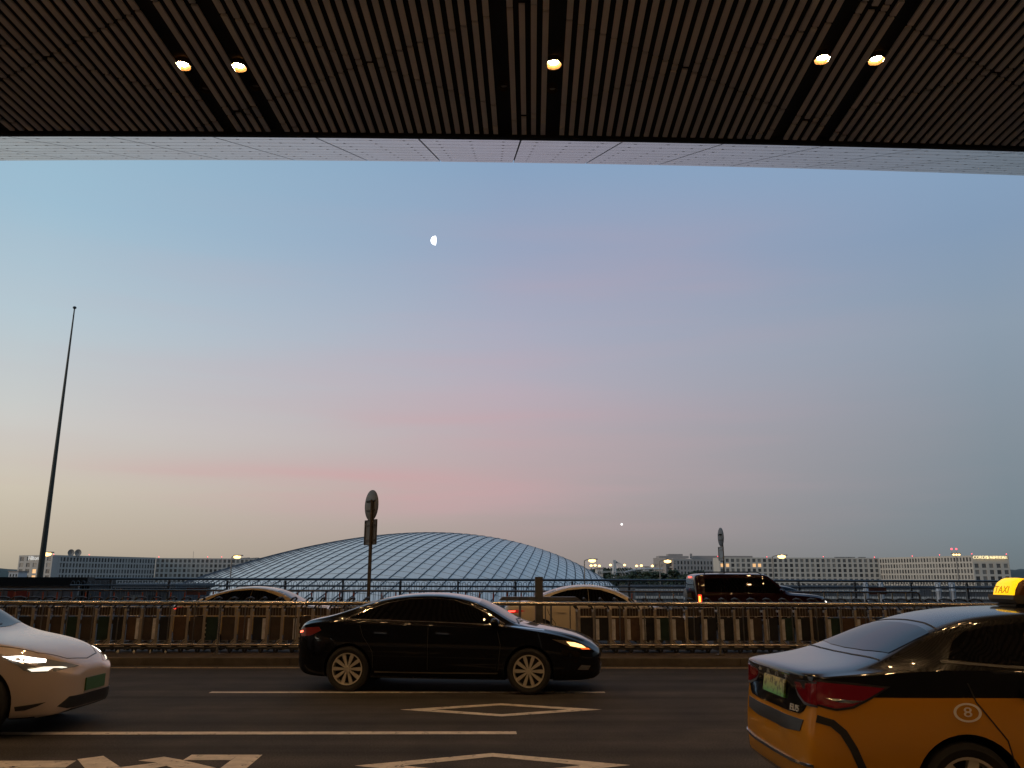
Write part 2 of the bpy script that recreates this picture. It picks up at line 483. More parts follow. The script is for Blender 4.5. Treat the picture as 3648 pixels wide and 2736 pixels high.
        for p in V2:
            c, nn = s.hit(ax, p[0], p[1])
            d = {'l': Vector((0, 1, 0)), 'r': Vector((0, -1, 0)), 't': Vector((0, 0, 1)), 'b': Vector((-1, 0, 0)), 'f': Vector((1, 0, 0))}[ax]
            if nn.dot(d) < 0: nn = -nn
            vs.append(c + nn*off); ns.append(nn)
        cnt = {}
        for f in F:
            for i in range(len(f)):
                e_ = (f[i - 1], f[i]); cnt[tuple(sorted(e_))] = None if tuple(sorted(e_)) in cnt else e_
        mb = MB()
        flip = False
        if F:
            f = F[0]; nn = (vs[f[1]] - vs[f[0]]).cross(vs[f[2]] - vs[f[0]]); flip = nn.dot(ns[f[0]]) < 0
        fs = [tuple(reversed(f)) if flip else tuple(f) for f in F]
        n0 = len(vs)
        allv = list(vs) + [v - q*skirt for v, q in zip(vs, ns)]
        for e_ in cnt.values():
            if e_: 
                a, b = e_ if not flip else (e_[1], e_[0])
                fs.append((b, a, a + n0, b + n0))
        mb.add(allv, fs)
        o = mb.build(name, m, parent or s.root, smooth=50)
        if label: o['label'] = label
        return o
    def strip(s, name, ax, pts, w, m, off=.003, parent=None):
        """a narrow band along a line on the body (seams, trim)"""
        L, Rr = [], []
        n = len(pts)
        for i, p in enumerate(pts):
            a, b = pts[max(i - 1, 0)], pts[min(i + 1, n - 1)]
            tx, ty = b[0] - a[0], b[1] - a[1]; l = math.hypot(tx, ty) or 1
            L.append((p[0] - ty/l*w/2, p[1] + tx/l*w/2)); Rr.append((p[0] + ty/l*w/2, p[1] - tx/l*w/2))
        return s.patch(name, ax, L + Rr[::-1], m, off, .08, parent, skirt=.006)
    def wheels(s, spokes=10, rimcol=None, width=.215):
        sp = s.sp; Rw = sp['wheel_r']; rr = Rw*.70
        mt = MB(); w = width
        mt.lathe([(rr, -w*.42), (Rw*.86, -w*.5), (Rw*.97, -w*.44), (Rw, -w*.30), (Rw, w*.30), (Rw*.97, w*.44), (Rw*.86, w*.5), (rr, w*.42)], 40, 'y')
        tyre = mt.mesh('tyre', M_TYRE); shade(tyre, 35)
        mr = MB()
        mr.lathe([(rr*.93, -w*.40), (rr, w*.42), (rr*1.01, w*.44), (rr*.93, w*.43), (rr*.90, -w*.40)], 40, 'y', mi=0)
        mr.disc((0, -w*.05, 0), rr*.93, 'y', 32, mi=1)
        mr.lathe([(0.001, w*.44), (rr*.16, w*.43), (rr*.2, w*.36), (rr*.2, 0)], 20, 'y', mi=0)
        for k in range(spokes):
            a = 2*math.pi*k/spokes
            p = []
            for t, hw in ((.14, .05), (.45, .085), (.75, .115), (.95, .10)):
                p.append((t*rr, hw*rr*10/spokes))
            out_ = [(x, y) for x, y in p] + [(x, -y) for x, y in reversed(p)]
            q = [(x*math.cos(a) - y*math.sin(a), x*math.sin(a) + y*math.cos(a)) for x, y in out_]
            mr.prism(q, 'y', w*.22, w*.39, 0)
        rim = mr.mesh('rim', [rimcol or M_RIM, M_BLACK]); shade(rim, 30)
        for wx in sp['axles']:
            for sg in (1, -1):
                o = link('wheel', tyre, s.root); o.location = (wx, sg*(sp['half'] - w*.5 - .012), Rw)
                if sg < 0: o.rotation_euler = (0, 0, math.pi)
                link('rim', rim, o)
    def mirrors(s, x, y, z, m):
        for sg in (1, -1):
            b = MB(); b.ball((0, 0, 0), 1, 14, 10, sc=(.075, .105, .07))
            b.box((-.02, -sg*.02 - .07, -.05), (.03, -sg*.02 + .07, -.02))
            o = b.build('wing_mirror', m, s.root, 40); o.location = (x, sg*(y + .1), z)
    def place(s, loc, rz):
        s.root.location = loc; s.root.rotation_euler = (0, 0, rz)

# ------------------------------------------------------------------ the setting: roads on the airport deck
def sheet(name, x0, x1, y0, y1, z, m, kind='structure', th=None):
    b = MB()
    if th: b.box((x0, y0, z - th), (x1, y1, z))
    else: b.add([(x0, y0, z), (x1, y0, z), (x1, y1, z), (x0, y1, z)], [(0, 1, 2, 3)])
    return struct(b.build(name, m), kind)

def road_paint(name, polys, m, z=.004):
    b = MB()
    for p in polys:
        b.add([(x, y, z) for x, y in p], [tuple(range(len(p)))])
    return struct(b.build(name, m))

M_FIELD = mat('far_ground', (.045, .048, .040), 1., var=.35, vs=.02, spec=.0)
gnd = MB(); gnd.add([(-9000, -9000, -9), (9000, -9000, -9), (9000, 9000, -9), (-9000, 9000, -9)], [(0, 1, 2, 3)])
struct(gnd.build('ground', M_FIELD))
DECK0, KERB1, ISL1, BAR0, BAR1, EDGE0, EDGE1 = -9.0, 17.35, 20.75, 32.6, 34.6, 43.4, 48.0
sheet('road', -220, 220, DECK0, EDGE1, 0, M_ASPH, th=1.2)
def kerbed(name, y0, y1, x0=-220, x1=220):
    b = MB(); k = .16
    b.box((x0, y0 + k, .002), (x1, y1 - k, .146), 0)
    for a in (y0, y1 - k):
        n = int((x1 - x0)/1.0)
        for i in range(n):
            xa = x0 + i
            r = .012
            b.prism([(a, .002), (a + k, .002), (a + k, .15), (a + r, .15), (a, .15 - r)] if a == y0 else [(a, .002), (a + k, .002), (a + k, .15 - r), (a + k - r, .15), (a, .15)], 'x', xa + .004, xa + .996, 1)
    return struct(b.build(name, [M_PAVE, M_KERB]))
kerbed('median_island', KERB1, ISL1)
kerbed('barrier_island', BAR0, BAR1)
sheet('deck_edge', -220, 220, EDGE0, EDGE1, .15, M_PAVE, th=.148)

sheet('bounce_pavement', -220, 220, DECK0, 3.4, .15, mat('bounce_granite', (.62, .56, .49), .6, var=.10, vs=1.2), th=.148)  # unseen pale paving, added to bounce lamp light up to the ceiling
# painted lines: kerb line, two lane lines with their gaps
road_paint('kerb_line', [[(-220, 16.86), (220, 16.86), (220, 16.99), (-220, 16.99)]], M_PAINTY)
def dashes(name, y, w, x_end, L, gap, m):
    ps = []
    for k in range(-12, 13):
        a = x_end - L + k*(L + gap)
        ps.append([(a, y - w/2), (a + L, y - w/2), (a + L, y + w/2), (a, y + w/2)])
    return road_paint(name, ps, m)
e1 = at_z(2155, 2467).x
dashes('lane_line', at_z(1400, 2467).y, .15, e1, 6.0, 9.0, M_PAINT)
e2 = at_z(1840, 2612).x
dashes('lane_line', at_z(1400, 2612).y, .17, e2, 6.0, 9.0, M_PAINT)
def diamond(cx, cy, a, b, w):
    la, lb = a - w*2.7, b - w*1.02
    o = [(cx - a, cy), (cx, cy - b), (cx + a, cy), (cx, cy + b)]
    i = [(cx - la, cy), (cx, cy - lb), (cx + la, cy), (cx, cy + lb)]
    return [[o[k], o[(k + 1) % 4], i[(k + 1) % 4], i[k]] for k in range(4)]
d1 = [at_z(*p) for p in ((1425, 2529), (2145, 2529), (1785, 2507), (1775, 2555))]
road_paint('diamond_marking', diamond((d1[0].x + d1[1].x)/2, d1[0].y, (d1[1].x - d1[0].x)/2, .56, .17), M_PAINT)
d2 = [at_z(*p) for p in ((1262, 2730), (2245, 2726), (1785, 2682))]
road_paint('diamond_marking', diamond((d2[0].x + d2[1].x)/2, (d2[0].y + d2[1].y)/2, (d2[1].x - d2[0].x)/2, .56, .17), M_PAINT)
# the painted lane lettering, of which only the far strokes are in view
G = lambda *ps: [tuple(at_z(*p)[:2]) for p in ps]
road_paint('lane_lettering', [
    G((-60, 2736), (-60, 2712), (272, 2711), (232, 2736)), G((-60, 2760), (-60, 2738), (20, 2736), (235, 2738), (180, 2760)),
    G((275, 2706), (368, 2694), (432, 2736), (310, 2748)), G((310, 2748), (432, 2736), (480, 2752), (420, 2775)),
    G((492, 2711), (585, 2697), (650, 2709), (770, 2737), (650, 2750), (560, 2718)), G((432, 2734), (560, 2718), (600, 2728), (500, 2748), (420, 2752)),
    G((652, 2709), (683, 2690), (850, 2690), (822, 2709)), G((850, 2690), (935, 2690), (870, 2745), (775, 2745)),
    ], M_PAINT)

# ------------------------------------------------------------------ canopy over the road
canopy = thing('terminal_canopy', 'dark terminal canopy over the road, slatted ceiling with pale upturned panel edge', 'canopy', (0, 0, 0))
ZC = CAMZ + 12.0
eave = at_z(1857, 486, ZC).y
PER, SKEW = 7.6, .047
bend = lambda x: .00105*min(abs(x - .3), 45)**2        # the eave curves gently outward to both sides
sl = MB()
pitch, sw = PER/29, .133
for j in range(-190, 190):
    xc = .922 + (j + .5)*pitch
    rel = (xc - .922 + PER/2) % PER - PER/2
    if abs(abs(rel) - pitch*2.5) < .05: continue          # the two lamp slots of each bay
    cuts = []                                              # diagonal panel joints
    for sgn in (1, -1):
        for k in range(-40, 41):
            yj = 15.38 + sgn*(xc - .87)*.5908 + k*4.49
            if -9 < yj < eave - .2: cuts.append(yj)
    cuts = sorted(cuts); ys = [-9.0] + cuts + [eave - .06 + bend(xc)]
    for a, b in zip(ys[:-1], ys[1:]):
        a2, b2 = a + .036, b - .036
        if b2 - a2 > .03: sl.box((xc - sw/2, a2, ZC), (xc + sw/2, b2, ZC + .05))
sl.v = [(x + SKEW*(y - 20.9), y, z) for x, y, z in sl.v]
sl.build('ceiling_slats', M_SLAT, canopy)
bk = MB()
XS = [-220 + 4*k for k in range(111)]
def eave_run(mb, ya, yb, za, zb):
    for a, b in zip(XS[:-1], XS[1:]):
        ba, bb2 = bend(a), bend(b)
        y0_ = (lambda q: ya + q) if ya > 0 else (lambda q: ya)
        mb.prism([(a, y0_(ba)), (b, y0_(bb2)), (b, yb + bb2), (a, yb + ba)], 'z', za, zb)
eave_run(bk, -9, eave, ZC + .16, ZC + .5)
for sx in (-220, 51): bk.box((sx, -9, ZC), (sx + 170, eave - .06, ZC + .05))
bk.build('ceiling_backing', M_SOFB, canopy)
eb_ = MB(); eave_run(eb_, eave + .002, eave + .16, ZC - .03, ZC + .45); eb_.build('edge_trim', M_SOFB, canopy)
# upturned lip of joined panels: rows of narrow strips, panel joints and small fixings
y0, z0 = eave + .17, ZC + .03
el = R(24.6)
tl = ray(1857, 580); tl = tl.z/tl.y                     # elevation the lip's outer edge must reach
# (z0-CAMZ + L sin)/(y0 + L cos) = tl
Lp = ((z0 - CAMZ) - tl*y0)/(tl*math.cos(el) - math.sin(el))
P2 = lambda t, h=0.0: (y0 + t*math.cos(el) + h*math.sin(el), z0 + t*math.sin(el) - h*math.cos(el))
fp = MB(); fx = MB()
nstrip = 9; pw = 2.93
for k in range(-60, 61):
    xa = .72 + k*pw
    for r_ in range(nstrip):
        a, b = P2(Lp*r_/nstrip + .035), P2(Lp*(r_ + 1)/nstrip - .035)
        c_, d_ = P2(Lp*(r_ + 1)/nstrip - .035, -.08), P2(Lp*r_/nstrip + .035, -.08)
        fp.prism([a, b, c_, d_], 'x', xa + .025, xa + pw - .025)
        if -15 < k < 15:
            for q in range(3):
                xq = xa + (q + .5)*pw/3
                e_, f_, g_, h_ = P2(Lp*r_/nstrip - .05, .006), P2(Lp*r_/nstrip + .05, .006), P2(Lp*r_/nstrip + .05, -.02), P2(Lp*r_/nstrip - .05, -.02)
                fx.prism([e_, f_, g_, h_], 'x', xq - .035, xq + .035)
o_ = len(fp.v); fp.v += fx.v; fp.f += [tuple(i + o_ for i in f) for f in fx.f]; fp.mi += [1]*len(fx.f)
fp.v = [(x, y + bend(x), z) for x, y, z in fp.v]
fp.build('fascia_panels', [M_FASC, M_SOFB], canopy)
bb = MB(); [bb.prism([P2(0, -.10), P2(Lp, -.10), P2(Lp, -.5), P2(0, -.5)], 'x', a, b) for a, b in zip(XS[:-1], XS[1:])]; bb.v = [(x, y + bend(x), z) for x, y, z in bb.v]; bb.build('fascia_backing', mat('fascia_joint', (.16, .16, .17), .7), canopy)
tf = MB()
for k in range(-22, 22): tf.box((k*10 + .05, -9.4, 0.01), (k*10 + 9.95, -9.1, ZC))
tf.build('unseen_facade', mat('unseen_facade_glass', (.012, .012, .013), .25), canopy)  # unseen facade behind the viewer, put in to block sky light

# downlights in the slots
M_LAMP = mat('lamp_glow', (1, .8, .5), .5, emit=(1.0, .60, .27), es=290)
M_LDIM = mat('lamp_off', (.20, .19, .18), .35)
def downlight(x, y, lit, label, group):
    t = thing('downlight' if lit else 'unlit_downlight', label, 'ceiling light', (x, y, ZC), group=group)
    return t
hs = MB(); hs.lathe([(.112, .14), (.118, .075), (.18, .004), (.188, -.006), (.192, .0), (.192, .15)], 32); HS = hs.mesh('housing', mat('lamp_reflector', (.050, .030, .013), .7, spec=.1)); shade(HS)
ln = MB(); ln.lathe([(.116, .078), (.108, .062), (.085, .05), (.05, .043), (.001, .04)], 24); LN = ln.mesh('lens', M_LAMP)
lo = MB(); lo.disc((0, 0, .07), .116, 'z', 24); LO = lo.mesh('lens', M_LDIM)
LX = [(-6.43 - 1.25, 'farthest left of the five lit along the canopy'), (-6.43, 'second from the left of the five lit along the canopy'), (1.07, 'the single lit one above the middle of the road'),
      (7.57, 'inner one of the lit pair on the right'), (8.82, 'outer one of the lit pair on the right')]
lamp_px = [(651, 236), (850, 241), (1972, 231), (2931, 213), (3122, 216)]
for (px, py), (_, lab) in zip(lamp_px, LX):
    p = at_z(px, py, ZC)
    t = downlight(p.x, p.y, True, 'glowing warm ceiling downlight, ' + lab, 'ceiling downlights')
    link('housing', HS, t); link('lens', LN, t)
for row, yy in enumerate((13.1, 8.6, 4.1, -.4, -4.9)):
    for k in range(-5, 6):
        for g in (-.655, .655):
            if row % 2 == 1 and g < 0 and k % 2: continue
            t = downlight(.922 + k*PER + g + SKEW*(yy - 20.9), yy, True, 'lit downlight in the canopy rows behind the viewer', 'ceiling downlights overhead')
            link('housing', HS, t); link('lens', LN, t)
for (px, py), lab in (((730, 322), 'under the leftmost lit lamp'), ((910, 313), 'under the second lit lamp from the left'), ((1795, 314), 'in the slot left of the middle lamp'), ((1968, 323), 'just below the lit middle lamp')):
    p = at_z(px, py, ZC)
    t = downlight(p.x, p.y, False, 'unlit round ceiling downlight ' + lab, 'unlit downlights')
    o = link('housing', HS, t); o.scale = (.7, .7, 1); o = link('lens', LO, t); o.scale = (.7, .7, 1)

# ------------------------------------------------------------------ railing on the island
rail = thing('railing', 'long steel pipe railing along the kerb in front of the luggage trolleys', 'railing', (0, 17.95, .15))
RX0, RX1 = -30.0, 30.0
b = MB(); b.tube([(RX0, 0, 1.03), (RX1, 0, 1.03)], .042, 14); b.build('top_rail', M_STEEL, rail, 60)
b = MB(); b.tube([(RX0, 0, .20), (RX1, 0, .20)], .022, 10); b.build('bottom_rail', M_STEEL, rail, 60)
bal = MB(); bal.tube([(0, 0, .21), (.0, 0, 1.0)], .013, 8); BAL = bal.mesh('baluster', M_STEELD); shade(BAL, 60)
po = MB(); po.tube([(0, 0, .0), (0, 0, 1.0)], .026, 10); po.box((-.075, -.06, 0), (.075, .06, .022)); PO = po.mesh('post', M_STEEL); shade(PO, 60)
xp0 = at_y(772, 2330, 17.95).x
pp = [xp0 + 5.2*k for k in range(-4, 7)]
for x in pp: o = link('post', PO, rail); o.location = (x, 0, 0)
x = RX0 + .1
k = 0
while k*.52 + RX0 < RX1:
    x = xp0 - 26 + k*.52; k += 1
    if x < -22 or x > 22 or any(abs(x - q) < .2 for q in pp): continue
    o = link('baluster', BAL, rail); o.location = (x, 0, 0)

# ------------------------------------------------------------------ luggage trolleys nested behind the railing
M_TAN = mat('trolley_steel', (.42, .37, .32), .42, .55, var=.15, vs=6)
BOARDS = [mat('board_brown', (.060, .043, .034), .5, var=.3, vs=5), mat('board_black', (.022, .022, .023), .4, var=.3, vs=5),
          mat('board_green', (.018, .040, .030), .4, var=.3, vs=5), mat('board_rust', (.095, .055, .035), .5, var=.3, vs=5)]
M_WIRE = mat('trolley_wire', (.40, .35, .29), .35, .9)
M_STRIP = mat('trolley_white_strip', (.62, .62, .66), .5, var=.2, vs=9)
def trolley(name, sgn, board, strip, cat_group, label):
    t = thing(name, label, 'trolley', group=cat_group)
    f = MB()                                               # both side frames: uprights and sheet-metal feet
    for y in (0.0, .56):
        f.box((-.026, y, .17), (.026, y + .022, .90))
        p = [(-.028, .115), (-.028, .285), (.026, .285), (.05, .27), (.12, .19), (.18, .115)]
        f.prism([(sgn*a, c) for a, c in (p if sgn > 0 else p[::-1])], 'y', y + .001, y + .03)
    f.box((-.02, .03, .84), (.02, .56, .88))
    f.build('frame', M_TAN, t)
    d = MB()
    d.tube([(sgn*.02, .012, .26), (sgn*.16, .012, .12), (sgn*.30, .012, .06)], .014, 6)
    d.tube([(sgn*.0, .10, .17), (sgn*.32, .10, .12)], .012, 6); d.tube([(sgn*.0, .48, .20), (sgn*.32, .48, .15)], .014, 6)
    d.box((-.02 if sgn > 0 else -.30, .10, .145), (.30 if sgn > 0 else .02, .48, .16))
    d.box((-.16 if sgn > 0 else -.18, .0, .07), (.18 if sgn > 0 else .16, .03, .112)); d.box((-.16 if sgn > 0 else -.18, .54, .07), (.18 if sgn > 0 else .16, .57, .112))  # dark base bars, standing in for the shade below the feet
    d.build('luggage_deck', M_DARK, t)
    q = MB(); q.box((.035, .06, .25), (.305, .075, .73)); q.build('advert_board', board, t)
    w = MB()
    w.box((.04, .075, .76), (.285, .087, .92), 1)
    for zz in (.755, .935): w.tube([(.035, .05, zz), (.29, .05, zz), (.29, .33, zz), (.035, .33, zz), (.035, .05, zz)], .005, 5)
    for xx in (.035, .10, .16, .22, .29): w.tube([(xx, .05, .755), (xx, .05, .935)], .004, 5)
    w.build('basket', [M_WIRE, BOARDS[0]], t)
    h = MB()
    pts = [(sgn*(-.02), .03, .90)] + [(sgn*(-.02 - .17*math.sin(a)), .06, .93 + .185*math.sin(a)) for a in (.3, .7, 1.1, 1.57)] + [(sgn*-.20, .30, 1.13), (sgn*-.19, .52, 1.10), (sgn*-.02, .55, .90)]
    h.tube(pts, .02, 8); h.build('handle', M_BLACK, t, 60)
    if strip:
        z_ = MB(); z_.box(((.03 if sgn > 0 else .235), .036, .27), ((.105 if sgn > 0 else .30), .048, .70)); z_.box(((.03 if sgn > 0 else .235), .034, .27), ((.105 if sgn > 0 else .30), .035, .31)); z_.build('white_strip', M_STRIP, t)
    for xx, yy in ((sgn*.10, .04), (sgn*.10, .53)):
        c = MB(); c.lathe([(.012, -.014), (.05, -.014), (.056, 0), (.05, .014), (.012, .014)], 14, 'y'); o = c.build('wheel', M_BLACK, t, 40); o.location = (xx, yy, .056)
    return t
rng = random.Random(3)
def trolley_row(px0, px1, sgn, dist, side):
    x0, x1 = at_y(px0, 2200, dist).x, at_y(px1, 2200, dist).x
    protos = {}
    x = x0; i = 0
    BN = ['a brown board', 'a black board', 'a dark green board', 'a rust-coloured board']
    while x < x1:
        bi = rng.choice([0, 0, 1, 1, 3, 2] if i % 3 else [0, 1, 3, 0])
        st = rng.random() < (.35 if side == 'left' else .75) and i > (8 if side == 'left' else -1)
        key = (bi, st)
        lab = 'luggage trolley with %s%s nested in the %s row' % (BN[bi], ' and pale strip' if st else '', side)
        loc = (x, dist, .15); rz = rng.uniform(-.05, .05) + (.02 if sgn < 0 else -.02)
        if key not in protos:
            protos[key] = trolley('luggage_trolley', sgn, BOARDS[bi], st, 'nested luggage trolleys, %s row, %s%s' % (side, BN[bi][2:], ', pale strip' if st else ''), lab)
            protos[key].location = loc; protos[key].rotation_euler = (0, 0, rz)
        else: dup(protos[key], loc, rz)
        x += rng.gauss(.335, .018); i += 1
trolley_row(-60, 1470, -1, 18.45, 'left')
trolley_row(2062, 3560, 1, 18.45, 'right')

# litter under the railing
M_LIT = mat('paper', (.6, .58, .55), .8)
for (px, py, w), lab in (((425, 2311, .10), 'largest crumpled white paper scrap under the railing, leftmost'), ((482, 2310, .06), 'white paper scrap second from the left under the railing'),
                         ((540, 2310, .045), 'small white paper scrap third from the left under the railing'), ((595, 2310, .05), 'thin white paper scrap under the railing, rightmost')):
    p = at_y(px, py + 6, 18.35)
    b = MB(); b.ball((0, 0, .03), .05, 7, 5, sc=(w*9, .5, .7))
    b.v = [(v[0]*rng.uniform(.7, 1.2), v[1], max(0, v[2]*rng.uniform(.6, 1.3))) for v in b.v]
    o = b.build('paper_scrap', M_LIT); o.location = (p.x, 18.28, .15)
    tag(o, lab, 'litter', 'paper scraps on the island')

# trolley bay gate: square post with a flat steel canopy plate
g0 = at_y(1920, 2130, 18.6)
gt = thing('bay_gate', 'square steel post with a flat cross plate between the two trolley rows', 'gate', (g0.x, 18.6, .15))
b = MB(); b.box((-.085, -.07, 0), (.085, .07, at_y(1920, 2055, 18.6).z - .15)); b.box((-.10, -.085, -.0), (.10, .085, .03)); b.build('post', M_STEELD, gt)
zp = at_y(1920, 2131, 18.6).z - .15
b = MB(); b.prism([(-.88, zp - .05), (-.80, zp + .03), (-.09, zp + .03), (-.09, zp - .05)], 'y', -.14, .14); b.prism([(.09, zp - .05), (.09, zp + .03), (.80, zp + .03), (.92, zp - .05)], 'y', -.14, .14)
b.build('cross_plate', M_STEELD, gt)
b = MB()
b.tube([(0, 0, 0), (0, 0, zp - .05)], .022, 8); LG = b.mesh('leg', M_STEELD)
for xx in (-.42, .26): o = link('leg', LG, gt); o.location = (xx, 0, 0)
# ------------------------------------------------------------------ barrier between the two far roads
M_ORG = mat('orange_band', (.55, .12, .05), .5)
bx1 = at_y(3275, 2110, 33.5).x
bar = thing('roadside_barrier', 'low steel barrier with orange-banded posts between the far roads', 'barrier', (0, 33.5, .15))
zb_ = at_y(1800, 2106, 33.5).z - .15
b = MB(); b.tube([(-30, 0, zb_), (bx1 - .12, 0, zb_), (bx1 - .03, 0, zb_ - .03), (bx1, 0, zb_ - .14), (bx1, 0, 0)], .042, 10); b.build('top_rail', M_STEELD, bar, 60)
b = MB(); b.tube([(0, 0, 0), (0, 0, zb_)], .028, 8); b.tube([(0, 0, zb_ - .36), (0, 0, zb_ - .08)], .0305, 8, mi=1); BP = b.mesh('post', [M_STEELD, M_ORG]); shade(BP, 60)
b = MB(); b.tube([(0, 0, 0), (0, 0, zb_)], .028, 8); BP2 = b.mesh('post', [M_STEEL]); shade(BP2, 60)
x = bx1 - .55
while x > -24:
    px_orange = x < 6 
    o = link('post', BP if px_orange else BP2, bar); o.location = (x, 0, 0); x -= .545

# ------------------------------------------------------------------ fence at the deck's edge
fe = thing('hoop_fence', 'tall grey hoop-topped fence along the far edge of the deck', 'fence', (0, 43.9, .15))
fx0 = at_y(338, 2070, 43.9).x
zt = at_y(1800, 2066, 43.9).z - .15
b = MB(); b.tube([(fx0, 0, zt), (46, 0, zt)], .062, 12); b.build('top_rail', M_GALV, fe, 60)
b = MB(); b.tube([(fx0 - 1.2, -.05, zt - .33), (46, -.05, zt - .33)], .045, 10); b.build('mid_rail', M_GALV, fe, 60)
b = MB(); b.tube([(fx0 - 1.2, -.05, .14), (46, -.05, .14)], .03, 8); b.build('bottom_rail', M_GALV, fe, 60)
b = MB(); b.box((-.05, -.05, 0), (.05, .05, zt - .07)); FP = b.mesh('post', M_GALV)
x = fx0 + .8
while x < 46: o = link('post', FP, fe); o.location = (x, .06, 0); x += 2.95
HZ = zt - .10
def hoop(b, x):
    b.tube([(x - .085, 0, .10), (x - .085, 0, HZ - .10)] + [(x - .085*math.cos(a), 0, HZ - .10 + .085*math.sin(a)) for a in (.5, 1.05, 1.57, 2.1, 2.65)] + [(x + .085, 0, HZ - .10), (x + .085, 0, .10)], .015, 5, cap=False)
b = MB(); hoop(b, 0); HO = b.mesh('hoop', M_GALV); shade(HO, 60)
hx = []
x = fx0 - 1.1
while x < 30: hx.append(x); x += .262
mid = sorted(hx, key=lambda q: abs(q - 4))[:98]
rest = MB()
for q in hx:
    if q in mid: o = link('hoop', HO, fe); o.location = (q, 0, 0)
    else: hoop(rest, q)
struct(rest.build('hoops', M_GALV, fe, 60), 'stuff')
# rust-red boards hung on the fence
for (px, py, w, h), lab in (((700, 2107, 1.0, .34), 'rust-brown board hung on the fence above the beige car'), ((2477, 2108, 1.0, .34), 'rust-brown board hung on the fence behind the dark red off-roader'),
                             ((3127, 2105, .92, .36), 'dark red board hung on the fence near the taxi sign')):
    p = at_y(px, py, 43.7)
    b = MB(); b.box((-w/2, -.02, -h/2), (w/2, .02, h/2)); b.box((-w/2 - .015, -.03, h/2 - .02), (w/2 + .015, .03, h/2 + .01), 1)
    b.tube([(-w*.4, 0, h/2), (-w*.4, .16, h/2 + .25)], .01, 6, 1); b.tube([(w*.4, 0, h/2), (w*.4, .16, h/2 + .25)], .01, 6, 1)
    o = b.build('hung_board', [mat('rust_board', (.24, .08, .045), .6, var=.3, vs=4), M_STEELD]); o.location = (p.x, 43.72, p.z)
    tag(o, lab, 'board', 'boards hung on the fence')

# dark roofed shelter at the left end of the fence
s0, s1 = at_y(-60, 2060, 45.2).x, at_y(337, 2060, 45.2).x
s2 = at_y(272, 2060, 44.4).x
ztp, zbt = at_y(150, 2056, 45.2).z, at_y(150, 2085, 45.2).z
sh = thing('shelter', 'grey walled shelter with a thick black flat roof at the left end of the fence', 'shelter', (s0, 44.6, .15))
b = MB(); b.box((-6, -.15, zbt - .15), (s1 - s0, 3.2, ztp - .15)); b.build('roof', mat('black_roof', (.016, .016, .015), .6, var=.3, vs=2), sh)
b = MB(); b.box((-6, .0, 0), (s2 - s0, .14, zbt - .153)); b.build('front_wall', mat('grey_panel', (.34, .32, .32), .6, var=.12, vs=1.5), sh)
b = MB(); b.box((s2 - s0 + .01, .25, 0), (s1 - s0 - .05, 3.0, zbt - .153)); b.build('side_wall', mat('black_wall', (.02, .02, .022), .7), sh)
b = MB()
for k in range(-3, 4):
    for sg in (1, -1):
        xx = k*1.5
        if xx < s2 - s0 - .9: b.tube([(xx, -.06, .28), (xx + sg*.42, -.06, .88)], .018, 6)
for q in range(-3, 9):
    if q*.75 < s2 - s0 - .1: b.tube([(q*.75, -.03, .05), (q*.75, -.03, .86)], .022, 6)
b.build('bracing', M_STEELD, sh)
p = at_y(52, 2114, 44.2); q = at_y(84, 2098, 44.2)
b = MB(); b.box((-.48, -.03, -.24), (.48, .03, .24)); b.box((-.50, -.04, .22), (.50, .04, .26), 1)
o = b.build('red_sign', [mat('red_board', (.42, .06, .03), .5, var=.25, vs=3), mat('red_edge', (.10, .02, .015), .5)]); o.location = (p.x, 44.45, p.z)
tag(o, 'red rectangular board on the grey shelter wall at the far left', 'sign')

# ------------------------------------------------------------------ vehicles
def sedan_spec(L=4.75, half=.915, top=None, shoulder=None, width=None, edge=None, bottom=None, drop=None, axles=(.9, 3.7), wheel_r=.33, st=None, **k):
    d = dict(L=L, half=half, axles=axles, wheel_r=wheel_r,
        top=top, shoulder=shoulder, width=width, edge=edge,
        bottom=bottom or [(0, .36), (.10, .24), (.4, .20), (L - .5, .19), (L - .12, .20), (L, .27)],
        drop=drop or [(0, .03), (.5, .03), (.9, .04), (1.6, .065), (2.8, .06), (3.4, .035), (3.8, .03), (L, .02)],
        stations=st or [0, .05, .14, .32, .55, .8, 1.05, 1.35, 1.65, 2.0, 2.35, 2.7, 3.0, 3.25, 3.5, 3.8, 4.1, 4.35, L - .25, L - .12, L - .04, L])
    d.update(k)
    return d

def seam(c, ax, pts, w=.009): return c.strip('door_seam', ax, pts, w, M_BLACK, off=.0025)

# -- black sedan in the middle lane
P_BLK = car_paint('black_car_paint', (.006, .006, .008), .16)
blk = Car('sedan', 'glossy black sedan with lit headlight crossing the lane line, nearest the middle', 'cars on the near road',
    sedan_spec(L=4.74, half=.915,
        top=[(0, .93), (.10, 1.05), (.3, 1.09), (.55, 1.14), (.85, 1.245), (1.14, 1.35), (1.33, 1.405), (1.62, 1.452), (2.05, 1.475), (2.44, 1.458), (2.7, 1.41), (3.05, 1.275), (3.5, 1.01), (3.85, .965), (4.22, .90), (4.5, .81), (4.66, .72), (4.74, .64)],
        shoulder=[(0, .86), (.10, .98), (.7, 1.03), (1.5, 1.02), (2.5, 1.0), (3.4, .965), (3.9, .90), (4.3, .80), (4.6, .66), (4.74, .57)],
        width=[(0, .66), (.12, .79), (.4, .87), (1.0, .912), (2.3, .918), (3.6, .912), (4.2, .87), (4.5, .77), (4.66, .66), (4.74, .52)],
        edge=[(0, .60), (.2, .70), (.55, .72), (.9, .68), (1.4, .59), (2.1, .56), (2.7, .585), (3.1, .65), (3.5, .74), (4.0, .74), (4.4, .66), (4.74, .42)],
        axles=(.87, 3.67), wheel_r=.335), P_BLK)
